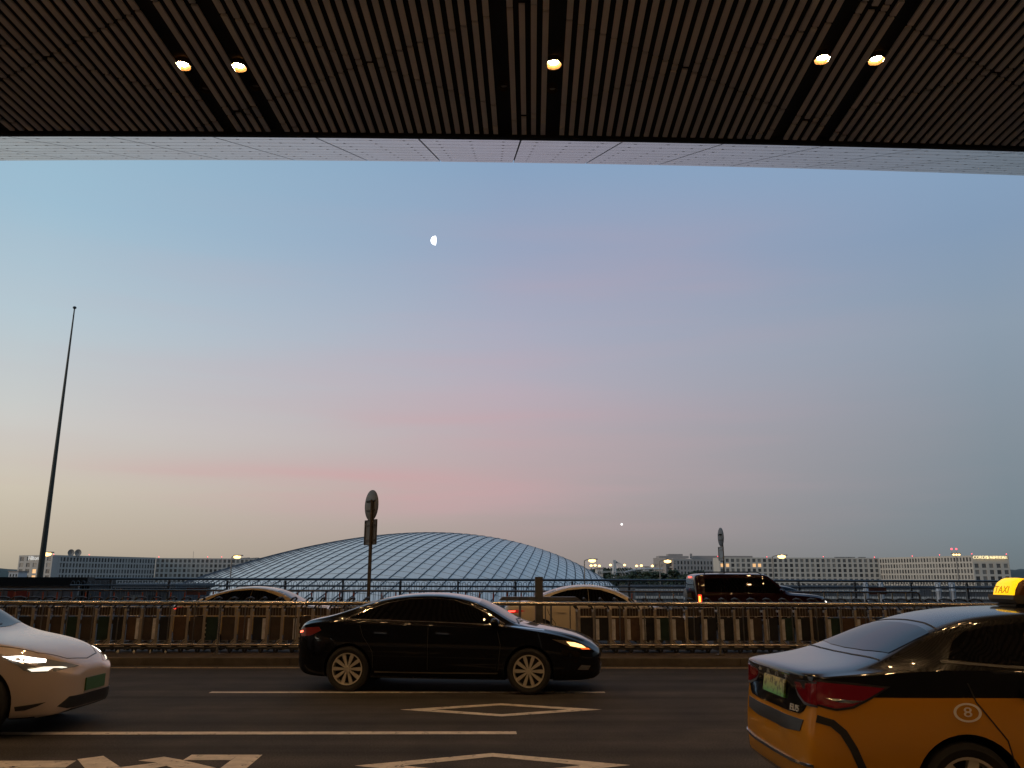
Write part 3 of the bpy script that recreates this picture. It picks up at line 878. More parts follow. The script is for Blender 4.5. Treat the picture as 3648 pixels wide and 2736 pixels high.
for ax in 'rl':
    blk.patch('side_window', ax, [(.86, 1.085), (1.1, 1.19), (1.4, 1.295), (1.75, 1.355), (2.115, 1.373), (2.115, 1.05)], M_GLASS, smooth=0)
    blk.patch('side_window', ax, [(2.122, 1.05), (2.122, 1.373), (2.45, 1.345), (2.75, 1.255), (3.05, 1.12), (3.26, 1.01)], M_GLASS)
    blk.strip('belt_trim', ax, [(.80, 1.07), (1.5, 1.055), (2.2, 1.04), (3.0, 1.008), (3.35, .985), (3.9, .925)], .014, M_CHROME)
    blk.strip('roof_trim', ax, [(.84, 1.09), (1.1, 1.208), (1.4, 1.312), (1.75, 1.375), (2.1, 1.39), (2.47, 1.362), (2.78, 1.27), (3.08, 1.135), (3.3, 1.01)], .009, M_CHROME)
    blk.strip('sill_trim', ax, [(1.3, .30), (2.2, .295), (3.2, .30)], .022, M_CHROME)
    seam(blk, ax, [(2.12, .34), (2.12, .7), (2.12, 1.03)]); seam(blk, ax, [(3.20, .34), (3.24, .7), (3.17, 1.0)])
    seam(blk, ax, [(1.27, .36), (1.26, .6), (1.10, .82), (1.02, 1.05)])
    for hx_ in (1.28, 2.25): blk.patch('door_handle', ax, [(hx_, .862), (hx_ + .2, .852), (hx_ + .2, .878), (hx_, .888)], M_CHROME, off=.028, skirt=.04)
    blk.patch('headlight', ax, [(4.02, .80), (4.30, .775), (4.50, .715), (4.60, .645), (4.42, .66), (4.22, .72)], mat('headlight_clear', (.16, .13, .10), .06, .2), off=.004, grid=.06)
    blk.patch('headlight_beam', ax, [(4.24, .765), (4.36, .752), (4.47, .715), (4.53, .672), (4.42, .68), (4.30, .705)], mat('headlight_warm', (.8, .6, .35), .1, emit=(1, .55, .20), es=2.6), off=.010, grid=.05)
    blk.patch('indicator', ax, [(4.44, .672), (4.56, .668), (4.59, .645), (4.47, .652)], mat('indicator_orange', (.6, .12, .02), .2, emit=(1, .14, .02), es=1.2), off=.012, grid=.05)
    blk.patch('taillight', ax, [(.03, .86), (.10, .93), (.38, .95), (.42, .90), (.25, .82), (.06, .80)], mat('taillight_dim', (.10, .012, .01), .12, emit=(1, .05, .02), es=.02), grid=.06)
    blk.patch('brake_lamp', ax, [(.035, .852), (.10, .868), (.09, .893), (.04, .88)], mat('taillight_lit', (.5, .02, .01), .15, emit=(1, .12, .06), es=5), off=.008, grid=.04)
    blk.patch('fog_lamp', ax, [(4.40, .36), (4.56, .35), (4.60, .41), (4.46, .43)], M_CHROME, grid=.05)
blk.patch('windscreen', 't', [(2.86, -.52), (2.84, 0), (2.86, .52), (3.44, .67), (3.50, .35), (3.52, 0), (3.50, -.35), (3.44, -.67)], M_GLASS)
blk.patch('rear_window', 't', [(.66, -.62), (.60, 0), (.66, .62), (1.24, .52), (1.27, 0), (1.24, -.52)], M_GLASS)
blk.patch('grille', 'f', [(-.36, .56), (-.30, .66), (.30, .66), (.36, .56), (.30, .50), (-.30, .50)], M_CHROME)
blk.patch('lower_intake', 'f', [(-.5, .30), (-.46, .40), (.46, .40), (.5, .30)], M_DARK)
blk.strip('bonnet_seam', 't', [(3.52, -.70), (4.0, -.70), (4.4, -.62), (4.6, -.50)], .012, M_BLACK)
blk.strip('bonnet_seam', 't', [(3.52, .70), (4.0, .70), (4.4, .62), (4.6, .50)], .012, M_BLACK)
blk.strip('wiper', 't', [(3.5, -.6), (3.42, -.2), (3.44, .3)], .02, M_DARK, off=.012)
blk.mirrors(3.16, .90, 1.04, P_BLK)
blk.wheels(10)
w0, w1 = at_z(1236, 2464), at_z(1882, 2478)
ya = math.atan2(w1.y - w0.y, w1.x - w0.x)*.75
ctr = (w0 + w1)/2
# near wheels stand at local y = -(half - width/2)
loc = Matrix.Rotation(ya, 3, 'Z') @ Vector((2.27, -.90, 0))
blk.place((ctr.x - loc.x, ctr.y - loc.y, 0), ya)

# -- two-tone taxi in front on the right
YEL, TBK = (.56, .25, .02), (.010, .010, .011)
P_TAXI = car_paint('taxi_paint', YEL, .22, split=(.925, TBK))
P_TBK = car_paint('taxi_black', TBK, .12)
tx = Car('taxi', 'yellow and black taxi seen from behind with a glowing roof sign', 'cars on the near road',
    sedan_spec(L=4.65, half=.91,
        top=[(0, 1.045), (.03, 1.07), (.10, 1.085), (.30, 1.105), (.52, 1.14), (.62, 1.165), (.85, 1.275), (1.08, 1.375), (1.32, 1.455), (1.7, 1.495), (2.1, 1.505), (2.5, 1.49), (2.85, 1.43), (3.2, 1.26), (3.62, 1.03), (3.9, .99), (4.2, .93), (4.45, .84), (4.58, .74), (4.65, .66)],
        shoulder=[(0, 1.0), (.05, 1.02), (.12, 1.04), (.5, 1.075), (1.0, 1.105), (1.6, 1.085), (2.5, 1.05), (3.4, .98), (3.9, .90), (4.3, .79), (4.55, .66), (4.65, .57)],
        width=[(0, .72), (.06, .79), (.16, .835), (.4, .885), (.9, .91), (2.3, .912), (3.6, .905), (4.1, .87), (4.4, .78), (4.58, .66), (4.65, .52)],
        edge=[(0, .60), (.12, .70), (.4, .74), (.6, .70), (1.0, .60), (1.6, .555), (2.1, .555), (2.7, .585), (3.1, .65), (3.6, .74), (4.0, .74), (4.4, .64), (4.65, .42)],
        bottom=[(0, .33), (.10, .24), (.4, .20), (4.15, .19), (4.5, .20), (4.65, .27)],
        axles=(1.03, 3.70), wheel_r=.325, arch_gap=.05,
        end_crease=.75, stations=[0, .03, .10, .2, .34, .55, .8, 1.05, 1.35, 1.65, 2.0, 2.35, 2.7, 3.0, 3.25, 3.5, 3.8, 4.1, 4.35, 4.45, 4.55, 4.61, 4.65],
        lean=lambda x, z: (.085*max(0, min(1, (z - .66)/.32)) - .10*max(0, min(1, (z - .98)/.07)) + .03)*max(0, 1 - x/.5)), P_TAXI)
for ax in 'rl':
    tx.patch('side_window', ax, [(1.02, 1.165), (1.13, 1.27), (1.25, 1.335), (1.40, 1.365), (1.40, 1.133)], M_GLASS)
    tx.patch('side_window', ax, [(1.408, 1.133), (1.408, 1.368), (1.75, 1.40), (2.13, 1.405), (2.13, 1.10)], M_GLASS)
    tx.patch('side_window', ax, [(2.138, 1.10), (2.138, 1.405), (2.5, 1.385), (2.8, 1.31), (3.1, 1.17), (3.3, 1.05)], M_GLASS)
    tx.strip('belt_trim', ax, [(.96, 1.15), (1.4, 1.12), (2.2, 1.085), (3.3, 1.035)], .016, M_DARK)
    tx.patch('taillight', ax, [(.10, 1.015), (.28, 1.005), (.52, .985), (.42, .93), (.30, .868), (.20, .85), (.10, .87)], mat('taillight_glass', (.085, .004, .008), .08, coat=.8, emit=(1, .02, .03), es=.022), grid=.05, off=.009)
    tx.patch('taillight_rim', ax, [(.08, 1.03), (.28, 1.02), (.56, .995), (.43, .918), (.31, .855), (.20, .835), (.08, .855)], M_DARK, grid=.05, off=.004)
    tx.patch('taillight_strip', ax, [(.13, .915), (.22, .890), (.30, .885), (.38, .905), (.30, .905), (.22, .912)], M_CHROME, grid=.05, off=.013)
    tx.strip('bumper_trim', ax, [(.09, .775), (.17, .755), (.23, .70), (.285, .60), (.33, .48), (.36, .40)], .05, M_DARK, off=.006)
    seam(tx, ax, [(1.36, .38), (1.30, .66), (1.12, .90), (1.05, 1.12)]); seam(tx, ax, [(2.14, .34), (2.14, .7), (2.14, 1.09)])
    for hx_ in (1.42, 2.3): tx.patch('door_handle', ax, [(hx_, .948), (hx_ + .2, .938), (hx_ + .2, .966), (hx_, .976)], P_TBK, off=.03, skirt=.04)
tx.patch('rear_window', 't', [(.70, -.60), (.645, -.3), (.63, 0), (.645, .3), (.70, .60), (1.04, .54), (1.075, .3), (1.085, 0), (1.075, -.3), (1.04, -.54)], M_GLASS)
tx.strip('roof_seam', 't', [(1.10, -.55), (1.135, -.3), (1.145, 0), (1.135, .3), (1.10, .55)], .014, M_BLACK)
tx.strip('boot_seam', 't', [(.60, -.66), (.56, -.3), (.55, 0), (.56, .3), (.60, .66)], .014, M_BLACK)
tx.patch('boot_lid', 'b', [(-.76, 1.035), (.76, 1.035), (.70, .90), (.60, .80), (.54, .775), (.35, .765), (-.35, .765), (-.54, .775), (-.60, .80), (-.70, .90)], P_TBK, off=.006, grid=.07)
for sg in (1, -1):
    tx.patch('taillight_rim', 'b', [(sg*.76, 1.015), (sg*.42, 1.0), (sg*.39, .95), (sg*.48, .885), (sg*.62, .845), (sg*.76, .845)], M_DARK, off=.009, grid=.06)
    tx.patch('boot_taillight', 'b', [(sg*.76, 1.0), (sg*.44, .985), (sg*.42, .96), (sg*.50, .90), (sg*.62, .865), (sg*.76, .86)], mat('taillight_glass', (.085, .004, .008), .08), off=.014, grid=.06)
tx.patch('bumper_panel', 'b', [(-.62, .745), (-.3, .735), (.3, .735), (.62, .745), (.58, .665), (.3, .64), (-.3, .64), (-.58, .665)], M_DARK, off=.006, grid=.08)
tx.strip('bumper_chrome', 'b', [(-.74, .47), (-.4, .45), (0, .445), (.4, .45), (.74, .47)], .022, M_CHROME, off=.01)
# number plate: green, with the glare on its top painted in as pale yellow
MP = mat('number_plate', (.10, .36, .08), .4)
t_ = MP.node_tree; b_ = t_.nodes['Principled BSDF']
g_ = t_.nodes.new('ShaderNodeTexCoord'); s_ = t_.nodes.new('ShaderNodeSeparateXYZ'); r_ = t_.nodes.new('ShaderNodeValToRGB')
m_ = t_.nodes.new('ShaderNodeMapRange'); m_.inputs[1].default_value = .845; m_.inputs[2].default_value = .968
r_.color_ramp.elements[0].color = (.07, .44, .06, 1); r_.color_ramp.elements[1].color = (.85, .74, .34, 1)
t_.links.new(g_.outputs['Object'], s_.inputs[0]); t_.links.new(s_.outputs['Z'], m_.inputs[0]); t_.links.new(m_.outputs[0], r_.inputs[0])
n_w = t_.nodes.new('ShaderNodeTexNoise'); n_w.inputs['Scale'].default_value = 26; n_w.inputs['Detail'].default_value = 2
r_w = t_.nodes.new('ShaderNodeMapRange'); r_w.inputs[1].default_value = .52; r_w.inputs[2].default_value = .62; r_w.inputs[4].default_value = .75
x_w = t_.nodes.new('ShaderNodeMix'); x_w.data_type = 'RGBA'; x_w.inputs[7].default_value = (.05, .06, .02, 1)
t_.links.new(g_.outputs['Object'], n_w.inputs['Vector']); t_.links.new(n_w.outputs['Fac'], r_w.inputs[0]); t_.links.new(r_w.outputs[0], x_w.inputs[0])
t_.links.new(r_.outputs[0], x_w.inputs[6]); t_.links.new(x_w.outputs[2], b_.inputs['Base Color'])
pl = tx.patch('number_plate', 'b', [(-.24, .838), (.24, .838), (.24, .972), (-.24, .972)], MP, off=.022, grid=.1)
def letters(parent, body, size, depth, m, loc, rot, name='lettering', sx=1):
    me = text_mesh(body, size, depth, name); me.materials.clear(); me.materials.append(m)
    o = link(name, me, parent); o.location = loc; o.rotation_euler = rot; o.scale = (sx, 1, 1)
    return o
def back_x(c, y, z): return c.hit('b', y, z)[0].x
RB = (R(90), 0, R(-90))
for i, ch in enumerate('北京汽车'):
    yy = .30 - i*.20
    letters(tx.root, ch, .060, .004, mat('silver_letters', (.62, .62, .63), .4), (back_x(tx, yy, 1.005) - .014, yy, 1.006), (R(84), 0, R(-90)))
letters(tx.root, 'EU5', .062, .004, mat('silver_letters', (.62, .62, .63), .4), (back_x(tx, -.47, .80) - .014, -.47, .803), (R(80), 0, R(-90 + 8)), sx=1.25)
h8 = tx.hit('r', 1.05, .835)
cm = MB(); pts = [(1.05 + .080*math.cos(a), .835 + .050*math.sin(a)) for a in [2*math.pi*k/28 for k in range(29)]]
MW = mat('white_decal', (.85, .80, .74), .5)


rv_ = [tx.hit('r', 1.05 + .088*q*math.cos(a), .835 + .056*q*math.sin(a)) for q in (.86, 1.08) for a in [2*math.pi*k/32 for k in range(32)]]
cm.add([h[0] + Vector((0, -.005, 0)) for h in rv_], [(k, (k + 1) % 32, 32 + (k + 1) % 32, 32 + k) for k in range(32)])
cm.build('number_ring', MW, tx.root)
letters(tx.root, '8', .088, .002, MW, (1.05, h8[0].y - .008, .835), (R(90), 0, 0), sx=1.45)
# roof sign
sg_ = MB()
prof = [(-.005, .02), (-.02, .055), (-.005, .11), (.03, .165), (.075, .195), (.14, .19), (.20, .16), (.24, .10), (.25, .055), (.24, .02)]
tz = tx.hit('t', 2.2, 0)[0].z
base = MB(); base.prism([(-.01, .0), (-.035, .03), (-.035, .062), (.27, .062), (.27, .0)], 'y', -.205, .205); base.prism([(0, -.02), (.02, 0), (.22, 0), (.24, -.02)], 'y', -.15, .15)
sb = base.build('roof_sign', mat('sign_base', (.10, .085, .07), .45), tx.root, 30); sb.location = (1.975, .03, tz + .022); sb.scale = (1, .82, 1)
n_ = 7
secs = []
for i in range(n_):
    t = -1 + 2*i/(n_ - 1); yy = .20*math.sin(t*math.pi/2); k_ = (1 - abs(t)**3.2*.30)
    secs.append([(.11 + (x - .11)*k_, yy, .05 + (z - .05)*k_) for x, z in prof])
np_ = len(prof); vs_ = [v for q in secs for v in q]
fs_ = [(i*np_ + k, i*np_ + k + 1, (i + 1)*np_ + k + 1, (i + 1)*np_ + k) for i in range(n_ - 1) for k in range(np_ - 1)]
fs_ += [tuple(range(np_)), tuple(range((n_ - 1)*np_, n_*np_))[::-1]]
lm = MB(); lm.add(vs_, fs_)
M_SIGN = mat('sign_glow', (.9, .55, .05), .35, emit=(1.0, .56, .0), es=1.25)
M_SIGNE = mat('sign_end', (.14, .05, .01), .4)
lme = lm.mesh('sign_lamp', [M_SIGN, M_SIGNE]); shade(lme, 45)
for p in lme.polygons:
    if p.center.y < -.185 or p.center.y > .198 or p.center.x > .17: p.material_index = 1
lamp_ = link('sign_lamp', lme, sb); 
letters(sb, 'TAXI', .085, .002, mat('sign_letters', (.25, .11, .0), .6, emit=(.55, .27, 0), es=.8), (-.018, 0, .10), (R(68), 0, R(-90)), sx=1.25)
tx.mirrors(3.05, .90, 1.08, P_TBK); tx.wheels(7)
tx.place((2.13, 6.72, 0), R(0))

# -- pale electric car coming in from the left
P_WHT = car_paint('pearl_white_paint', (.45, .375, .34), .25)
ev = Car('electric_car', 'pale pearl white electric car with bright headlight entering from the left edge', 'cars on the near road',
    sedan_spec(L=4.72, half=.955,
        top=[(0, .95), (.08, 1.05), (.3, 1.12), (.8, 1.36), (1.3, 1.52), (1.9, 1.61), (2.4, 1.61), (2.8, 1.53), (3.2, 1.30), (3.42, 1.12), (3.6, 1.06), (3.95, 1.005), (4.28, .925), (4.5, .83), (4.64, .745), (4.72, .69)],
        shoulder=[(0, .88), (.1, .98), (.8, 1.08), (2, 1.05), (3.2, 1.0), (3.8, .95), (4.15, .87), (4.42, .755), (4.62, .66), (4.72, .62)],
        width=[(0, .70), (.12, .82), (.4, .91), (1.0, .955), (3.5, .955), (4.05, .93), (4.35, .87), (4.55, .755), (4.66, .60), (4.72, .45)],
        edge=[(0, .60), (.2, .70), (.8, .66), (1.4, .60), (2.2, .58), (2.8, .62), (3.2, .70), (3.6, .78), (4.0, .74), (4.3, .64), (4.55, .48), (4.72, .24)],
        bottom=[(0, .40), (.10, .26), (.4, .20), (4.2, .18), (4.5, .19), (4.65, .21), (4.72, .25)],
        axles=(.95, 3.86), wheel_r=.36, arch_gap=.05), P_WHT)
for ax in 'rl':
    ev.patch('headlight', ax, [(4.095, .855), (4.275, .845), (4.455, .80), (4.595, .745), (4.675, .70), (4.595, .672), (4.455, .675), (4.345, .70), (4.275, .76)], mat('headlight_lens', (.30, .31, .32), .05, .4), off=.005, grid=.05)
    ev.patch('daylight_strip', ax, [(4.115, .852), (4.275, .842), (4.455, .795), (4.475, .768), (4.375, .778), (4.235, .808)], mat('led_white', (.9, .9, .9), .2, emit=(1, .92, .78), es=4.5), off=.010, grid=.05)
    ev.patch('headlight_beam', ax, [(4.375, .715), (4.495, .725), (4.595, .71), (4.630, .695), (4.535, .685), (4.415, .688)], mat('led_soft', (.8, .8, .75), .15, emit=(1, .93, .75), es=1.2), off=.010, grid=.05)
    ev.patch('bumper_vent', ax, [(4.30, .33), (4.44, .345), (4.56, .36), (4.50, .325), (4.40, .29), (4.31, .285)], M_DARK, off=.005, grid=.05)
    ev.patch('side_window', ax, [(.9, 1.17), (1.3, 1.40), (2.0, 1.49), (2.5, 1.47), (2.9, 1.33), (3.28, 1.06), (2.0, 1.10)], M_GLASS)
ev.patch('windscreen', 't', [(2.62, -.54), (2.58, 0), (2.62, .54), (3.40, .72), (3.50, .3), (3.51, 0), (3.50, -.3), (3.40, -.72)], M_GLASS)
ev.patch('lower_intake', 'f', [(-.62, .30), (-.5, .39), (.5, .39), (.62, .30), (.5, .265), (-.5, .265)], M_DARK, off=.006)
ev.patch('number_plate', 'f', [(-.24, .42), (.24, .42), (.24, .56), (-.24, .56)], mat('plate_green', (.05, .13, .05), .5), off=.02, grid=.1)
ev.strip('bonnet_seam', 't', [(3.5, -.80), (4.0, -.77), (4.35, -.62), (4.56, -.36), (4.62, 0), (4.56, .36), (4.35, .62), (4.0, .77), (3.5, .80)], .009, M_BLACK)
ev.strip('wiper', 't', [(3.47, -.72), (3.46, -.3), (3.44, .2)], .025, M_DARK, off=.012)
ev.wheels(8, M_DARK); ev.mirrors(3.0, .94, 1.1, P_WHT)
nz_ = at_y(392, 2365, 10.5)
ev.place((nz_.x - 4.90, 10.5, 0), 0)

# -- cars on the road beyond the island
def far_sedan(label, paint, H=1.47, L=4.75, name='sedan', lit=True):
    k = H/1.475
    T = [(0, .93), (.10, 1.03), (.3, 1.06), (.6, 1.10), (.95, 1.24), (1.3, 1.365), (1.62, 1.44), (2.05, 1.475), (2.44, 1.458), (2.7, 1.41), (3.05, 1.275), (3.5, 1.02), (3.85, .965), (4.22, .90), (4.5, .81), (4.67, .72), (L, .64)]
    c = Car(name, label, 'cars on the second road', sedan_spec(L=L, top=[(a, b*k) for a, b in T],
        shoulder=[(0, .86), (.10, .96), (.7, 1.0), (1.5, 1.0), (2.5, .98), (3.4, .95), (3.9, .89), (4.3, .80), (4.6, .66), (L, .57)],
        width=[(0, .66), (.12, .79), (.4, .87), (1.0, .912), (2.3, .918), (3.6, .912), (4.2, .87), (4.5, .77), (4.66, .66), (L, .52)],
        edge=[(0, .60), (.2, .70), (.55, .72), (.9, .68), (1.4, .59), (2.1, .56), (2.7, .585), (3.1, .65), (3.5, .74), (4.0, .74), (4.4, .66), (L, .42)],
        axles=(.90, 3.68), wheel_r=.335), paint)
    for ax in 'rl':
        c.patch('side_window', ax, [(.95, 1.08*k), (1.25, 1.24*k), (1.6, 1.335*k), (2.05, 1.375*k), (2.117, 1.375*k), (2.117, 1.04)], M_GLASS)
        c.patch('side_window', ax, [(2.124, 1.04), (2.124, 1.375*k), (2.45, 1.345*k), (2.75, 1.255*k), (3.05, 1.12*k), (3.26, 1.0)], M_GLASS)
        seam(c, ax, [(2.12, .34), (2.12, .7), (2.12, 1.02)], .012); seam(c, ax, [(1.27, .36), (1.26, .6), (1.10, .82), (1.02, 1.04)], .012)
        c.patch('door_handle', ax, [(1.3, .862), (1.5, .852), (1.5, .878), (1.3, .888)], paint, off=.028, skirt=.04)
        c.patch('taillight', ax, [(.03, .84), (.06, .90), (.34, .93), (.50, .90), (.30, .85)], mat('taillight_dim2', (.10, .012, .01), .12, emit=(1, .04, .03), es=.25), grid=.06)
        if lit: c.patch('brake_lamp', ax, [(.05, .865), (.10, .90), (.26, .905), (.24, .872)], mat('taillight_far', (.5, .02, .01), .15, emit=(1, .05, .03), es=5), off=.008, grid=.04)
        c.patch('headlight', ax, [(4.02, .80), (4.30, .775), (4.50, .715), (4.60, .645), (4.42, .66), (4.22, .72)], mat('headlight_lens', (.3, .31, .32), .05), grid=.06)
    c.patch('windscreen', 't', [(2.80, -.52), (2.78, 0), (2.80, .52), (3.44, .67), (3.52, 0), (3.44, -.67)], M_GLASS)
    c.patch('rear_window', 't', [(.74, -.62), (.68, 0), (.74, .62), (1.30, .52), (1.33, 0), (1.30, -.52)], M_GLASS)
    c.wheels(9); c.mirrors(3.12, .90, 1.02, paint)
    return c
bg_ = far_sedan('beige gold sedan behind the railing, left of the black sedan', car_paint('beige_gold_paint', (.45, .33, .17), .25))
q = at_y(912, 2090, 24.0); bg_.place((q.x - 2.05, 24.0, 0), R(0))
wh = far_sedan('white sedan with red tail lamps stopped behind the bay gate post', car_paint('warm_white_paint', (.62, .53, .40), .28), H=1.55)
q = at_y(1800, 2220, 21.6); wh.place((q.x, 22.45, 0), R(0))
dk = far_sedan('dark sedan beyond the barrier, half hidden behind the dark red off-roader', car_paint('dark_grey_paint', (.03, .032, .036), .2), H=1.45, lit=False)
q = at_y(2992, 2140, 37.0); dk.place((q.x - 4.74, 37.9, 0), R(0))

# -- boxy dark red off-roader
P_RED = car_paint('dark_red_paint', (.030, .006, .007), .2)
sv = Car('off_roader', 'boxy dark red off-roader with a spare wheel on its back and lit tail lamp', 'cars on the second road',
    sedan_spec(L=4.55, half=.95,
        top=[(0, 1.74), (.04, 1.84), (.2, 1.885), (.8, 1.90), (1.8, 1.90), (2.42, 1.885), (2.56, 1.83), (3.14, 1.32), (3.24, 1.26), (3.5, 1.235), (4.0, 1.20), (4.38, 1.14), (4.48, 1.08), (4.55, .95)],
        shoulder=[(0, 1.15), (.1, 1.18), (1, 1.19), (2.5, 1.18), (3.3, 1.16), (4.0, 1.10), (4.4, 1.03), (4.55, .86)],
        width=[(0, .86), (.08, .90), (.3, .94), (1, .95), (3.6, .95), (4.2, .93), (4.42, .86), (4.55, .74)],
        edge=[(0, .62), (.15, .68), (1, .70), (2.5, .70), (2.9, .72), (3.3, .80), (4.0, .80), (4.4, .74), (4.55, .6)],
        bottom=[(0, .52), (.1, .42), (.4, .36), (4.1, .36), (4.4, .42), (4.55, .5)],
        drop=[(0, .04), (.5, .05), (2.6, .05), (3.2, .035), (4.55, .03)],
        axles=(.78, 3.55), wheel_r=.40, arch_gap=.06, under=.5,
        stations=[0, .03, .10, .3, .7, 1.1, 1.5, 1.9, 2.3, 2.42, 2.50, 2.56, 2.75, 2.95, 3.10, 3.17, 3.24, 3.4, 3.7, 4.0, 4.2, 4.36, 4.44, 4.50, 4.55], crease={6: .6, 2: .5, 8: .8}), P_RED)
for ax in 'rl':
    sv.patch('side_window', ax, [(.30, 1.26), (.32, 1.70), (.985, 1.73), (.985, 1.25)], M_GLASS)
    sv.patch('side_window', ax, [(.993, 1.25), (.993, 1.73), (1.785, 1.73), (1.785, 1.24)], M_GLASS)
    sv.patch('side_window', ax, [(1.793, 1.24), (1.793, 1.73), (2.42, 1.72), (2.58, 1.66), (2.98, 1.31), (2.98, 1.22)], M_GLASS)
    seam(sv, ax, [(1.79, .5), (1.79, .9), (1.79, 1.22)], .012); seam(sv, ax, [(1.0, .75), (.99, .95), (.985, 1.22)], .012)
    sv.patch('taillight', ax, [(.045, .88), (.05, 1.17), (.16, 1.17), (.16, .88)], mat('taillight_bright', (.5, .05, .01), .15, emit=(1, .06, .02), es=1.6), off=.012, grid=.06)
    sv.patch('tail_lamp_core', ax, [(.065, .93), (.07, 1.12), (.12, 1.12), (.12, .93)], mat('tail_core', (.6, .2, .02), .2, emit=(1, .30, .03), es=5), off=.02, grid=.06)
    sv.patch('headlight', ax, [(4.40, .86), (4.42, .98), (4.50, .93), (4.51, .84)], mat('headlight_white', (.8, .8, .8), .1, emit=(1, .95, .85), es=2.5), off=.012, grid=.05)
    b = MB(); y_ = .60 if ax == 'l' else -.60
    b.tube([(.35, y_, 1.86), (.42, y_, 1.93), (2.2, y_, 1.935), (2.35, y_, 1.86)], .018, 8); b.build('roof_rail', M_DARK, sv.root, 50)
    for hx_ in (1.08, 1.9): sv.patch('door_handle', ax, [(hx_, 1.07), (hx_ + .18, 1.07), (hx_ + .18, 1.10), (hx_, 1.10)], P_RED, off=.03, skirt=.04)
sv.patch('windscreen', 't', [(2.62, -.64), (2.60, 0), (2.62, .64), (3.10, .74), (3.13, 0), (3.10, -.74)], M_GLASS)
sv.patch('rear_window', 'b', [(-.55, 1.28), (-.52, 1.66), (.52, 1.66), (.55, 1.28)], mat('rear_glass_pale', (.10, .10, .10), .05))
sv.patch('high_brake_lamp', 'b', [(-.2, 1.735), (-.2, 1.77), (.2, 1.77), (.2, 1.735)], mat('taillight_far', (.5, .02, .01), .15), off=.02)
b = MB(); b.lathe([(.001, -.19), (.25, -.185), (.335, -.165), (.36, -.12), (.36, .0), (.30, .03)], 32, 'x'); o = b.build('spare_wheel', mat('spare_cover', (.045, .04, .042), .4), sv.root, 30); o.location = (-.03, 0, 1.03)
b = MB(); b.box((-.035, -.12, -.04), (-.0, .12, .04)); o2 = b.build('badge', M_CHROME, o); o2.location = (-.165, 0, 0)
sv.mirrors(2.85, .95, 1.30, P_RED); sv.wheels(6, M_DARK, .25)
q = at_y(2447, 2150, 29.6); sv.place((q.x + .22, 29.9, 0), 0)

# ------------------------------------------------------------------ road signs seen from behind
M_POLE = mat('sign_pole', (.085, .075, .068), .55, .3)
M_SBACK = mat('sign_back', (.16, .155, .16), .5, .2, var=.15, vs=5)
def sign_post(label, Y, pxb, top, disc_c, disc_r, plate, rz, pr, front=False):
    """back of a round traffic sign over a rectangular plate on one pole"""
    z0 = .15
    p0 = at_y(pxb[0], pxb[1], Y)
    t = thing('traffic_sign', label, 'traffic sign', (p0.x, Y, z0), group='traffic signs on the islands')
    H = at_y(*top, Y).z - z0
    b = MB(); b.tube([(0, 0, 0), (0, 0, H)], pr, 12); b.box((-.11, -.11, 0), (.11, .11, .02)); b.build('pole', M_POLE, t, 60)
    c = at_y(*disc_c, Y); cz = c.z - z0; dx = c.x - p0.x
    cs, sn = math.cos(rz), math.sin(rz)
    b = MB(); b.lathe([(.001, -.012), (disc_r - .012, -.012), (disc_r, -.006), (disc_r, .012), (disc_r - .01, .016), (.001, .016)], 36, 'y')
    for zz in (.10, -.12): b.box((-disc_r*.6, -.035, zz - .018), (disc_r*.6, -.012, zz + .018), 1)
    b.tube([(disc_r*.25, -.09, .10), (disc_r*.25, -.01, .10)], .02, 6, 1); b.tube([(-disc_r*.3, -.06, .10), (disc_r*.3, -.06, .10)], .03, 8, 1)
    o = b.build('round_sign', [M_SBACK, M_POLE], t, 40); o.location = (dx, .11, cz); o.rotation_euler = (0, 0, rz)
    (xa, ya_), (xb, yb_) = plate
    a, d = at_y(xa, ya_, Y), at_y(xb, yb_, Y)
    w, h = abs(d.x - a.x)/max(.3, math.cos(rz)), abs(a.z - d.z)
    b = MB(); b.box((-w/2, -.008, -h/2), (w/2, .008, h/2))
    b.box((-w/2 - .008, -.03, -h/2), (-w/2 + .012, .012, h/2), 1); b.box((w/2 - .012, -.03, -h/2), (w/2 + .008, .012, h/2), 1)
    b.box((-w/2, -.028, h/2 - .014), (w/2, .012, h/2 + .008), 1); b.box((-w/2, -.028, -h/2 - .008), (w/2, .012, -h/2 + .014), 1)
    for zz in (h*.28, -h*.32): b.box((-w*.40, -.03, zz - .015), (w*.40, -.008, zz + .015), 1)
    o = b.build('sign_plate', [mat('sign_plate_pale', (.42, .42, .42), .5) if front else M_SBACK, M_POLE if not front else M_STEELD], t); o.location = ((a.x + d.x)/2 - p0.x, .08, (a.z + d.z)/2 - z0); o.rotation_euler = (0, 0, rz)
    return t
sign_post('traffic sign seen from behind, grey disc above a plate, rising over the black sedan', 20.35, (1312, 2140), (1332, 1785), (1321, 1799), .375, ((1296, 1852), (1343, 1940)), R(-57), .044)
sign_post('distant traffic sign seen edge-on, narrow disc above a pale plate, over the off-roader', 33.9, (2583, 2100), (2577, 1899), (2570, 1913), .38, ((2562, 1948), (2581, 1997)), R(-88), .032, True)

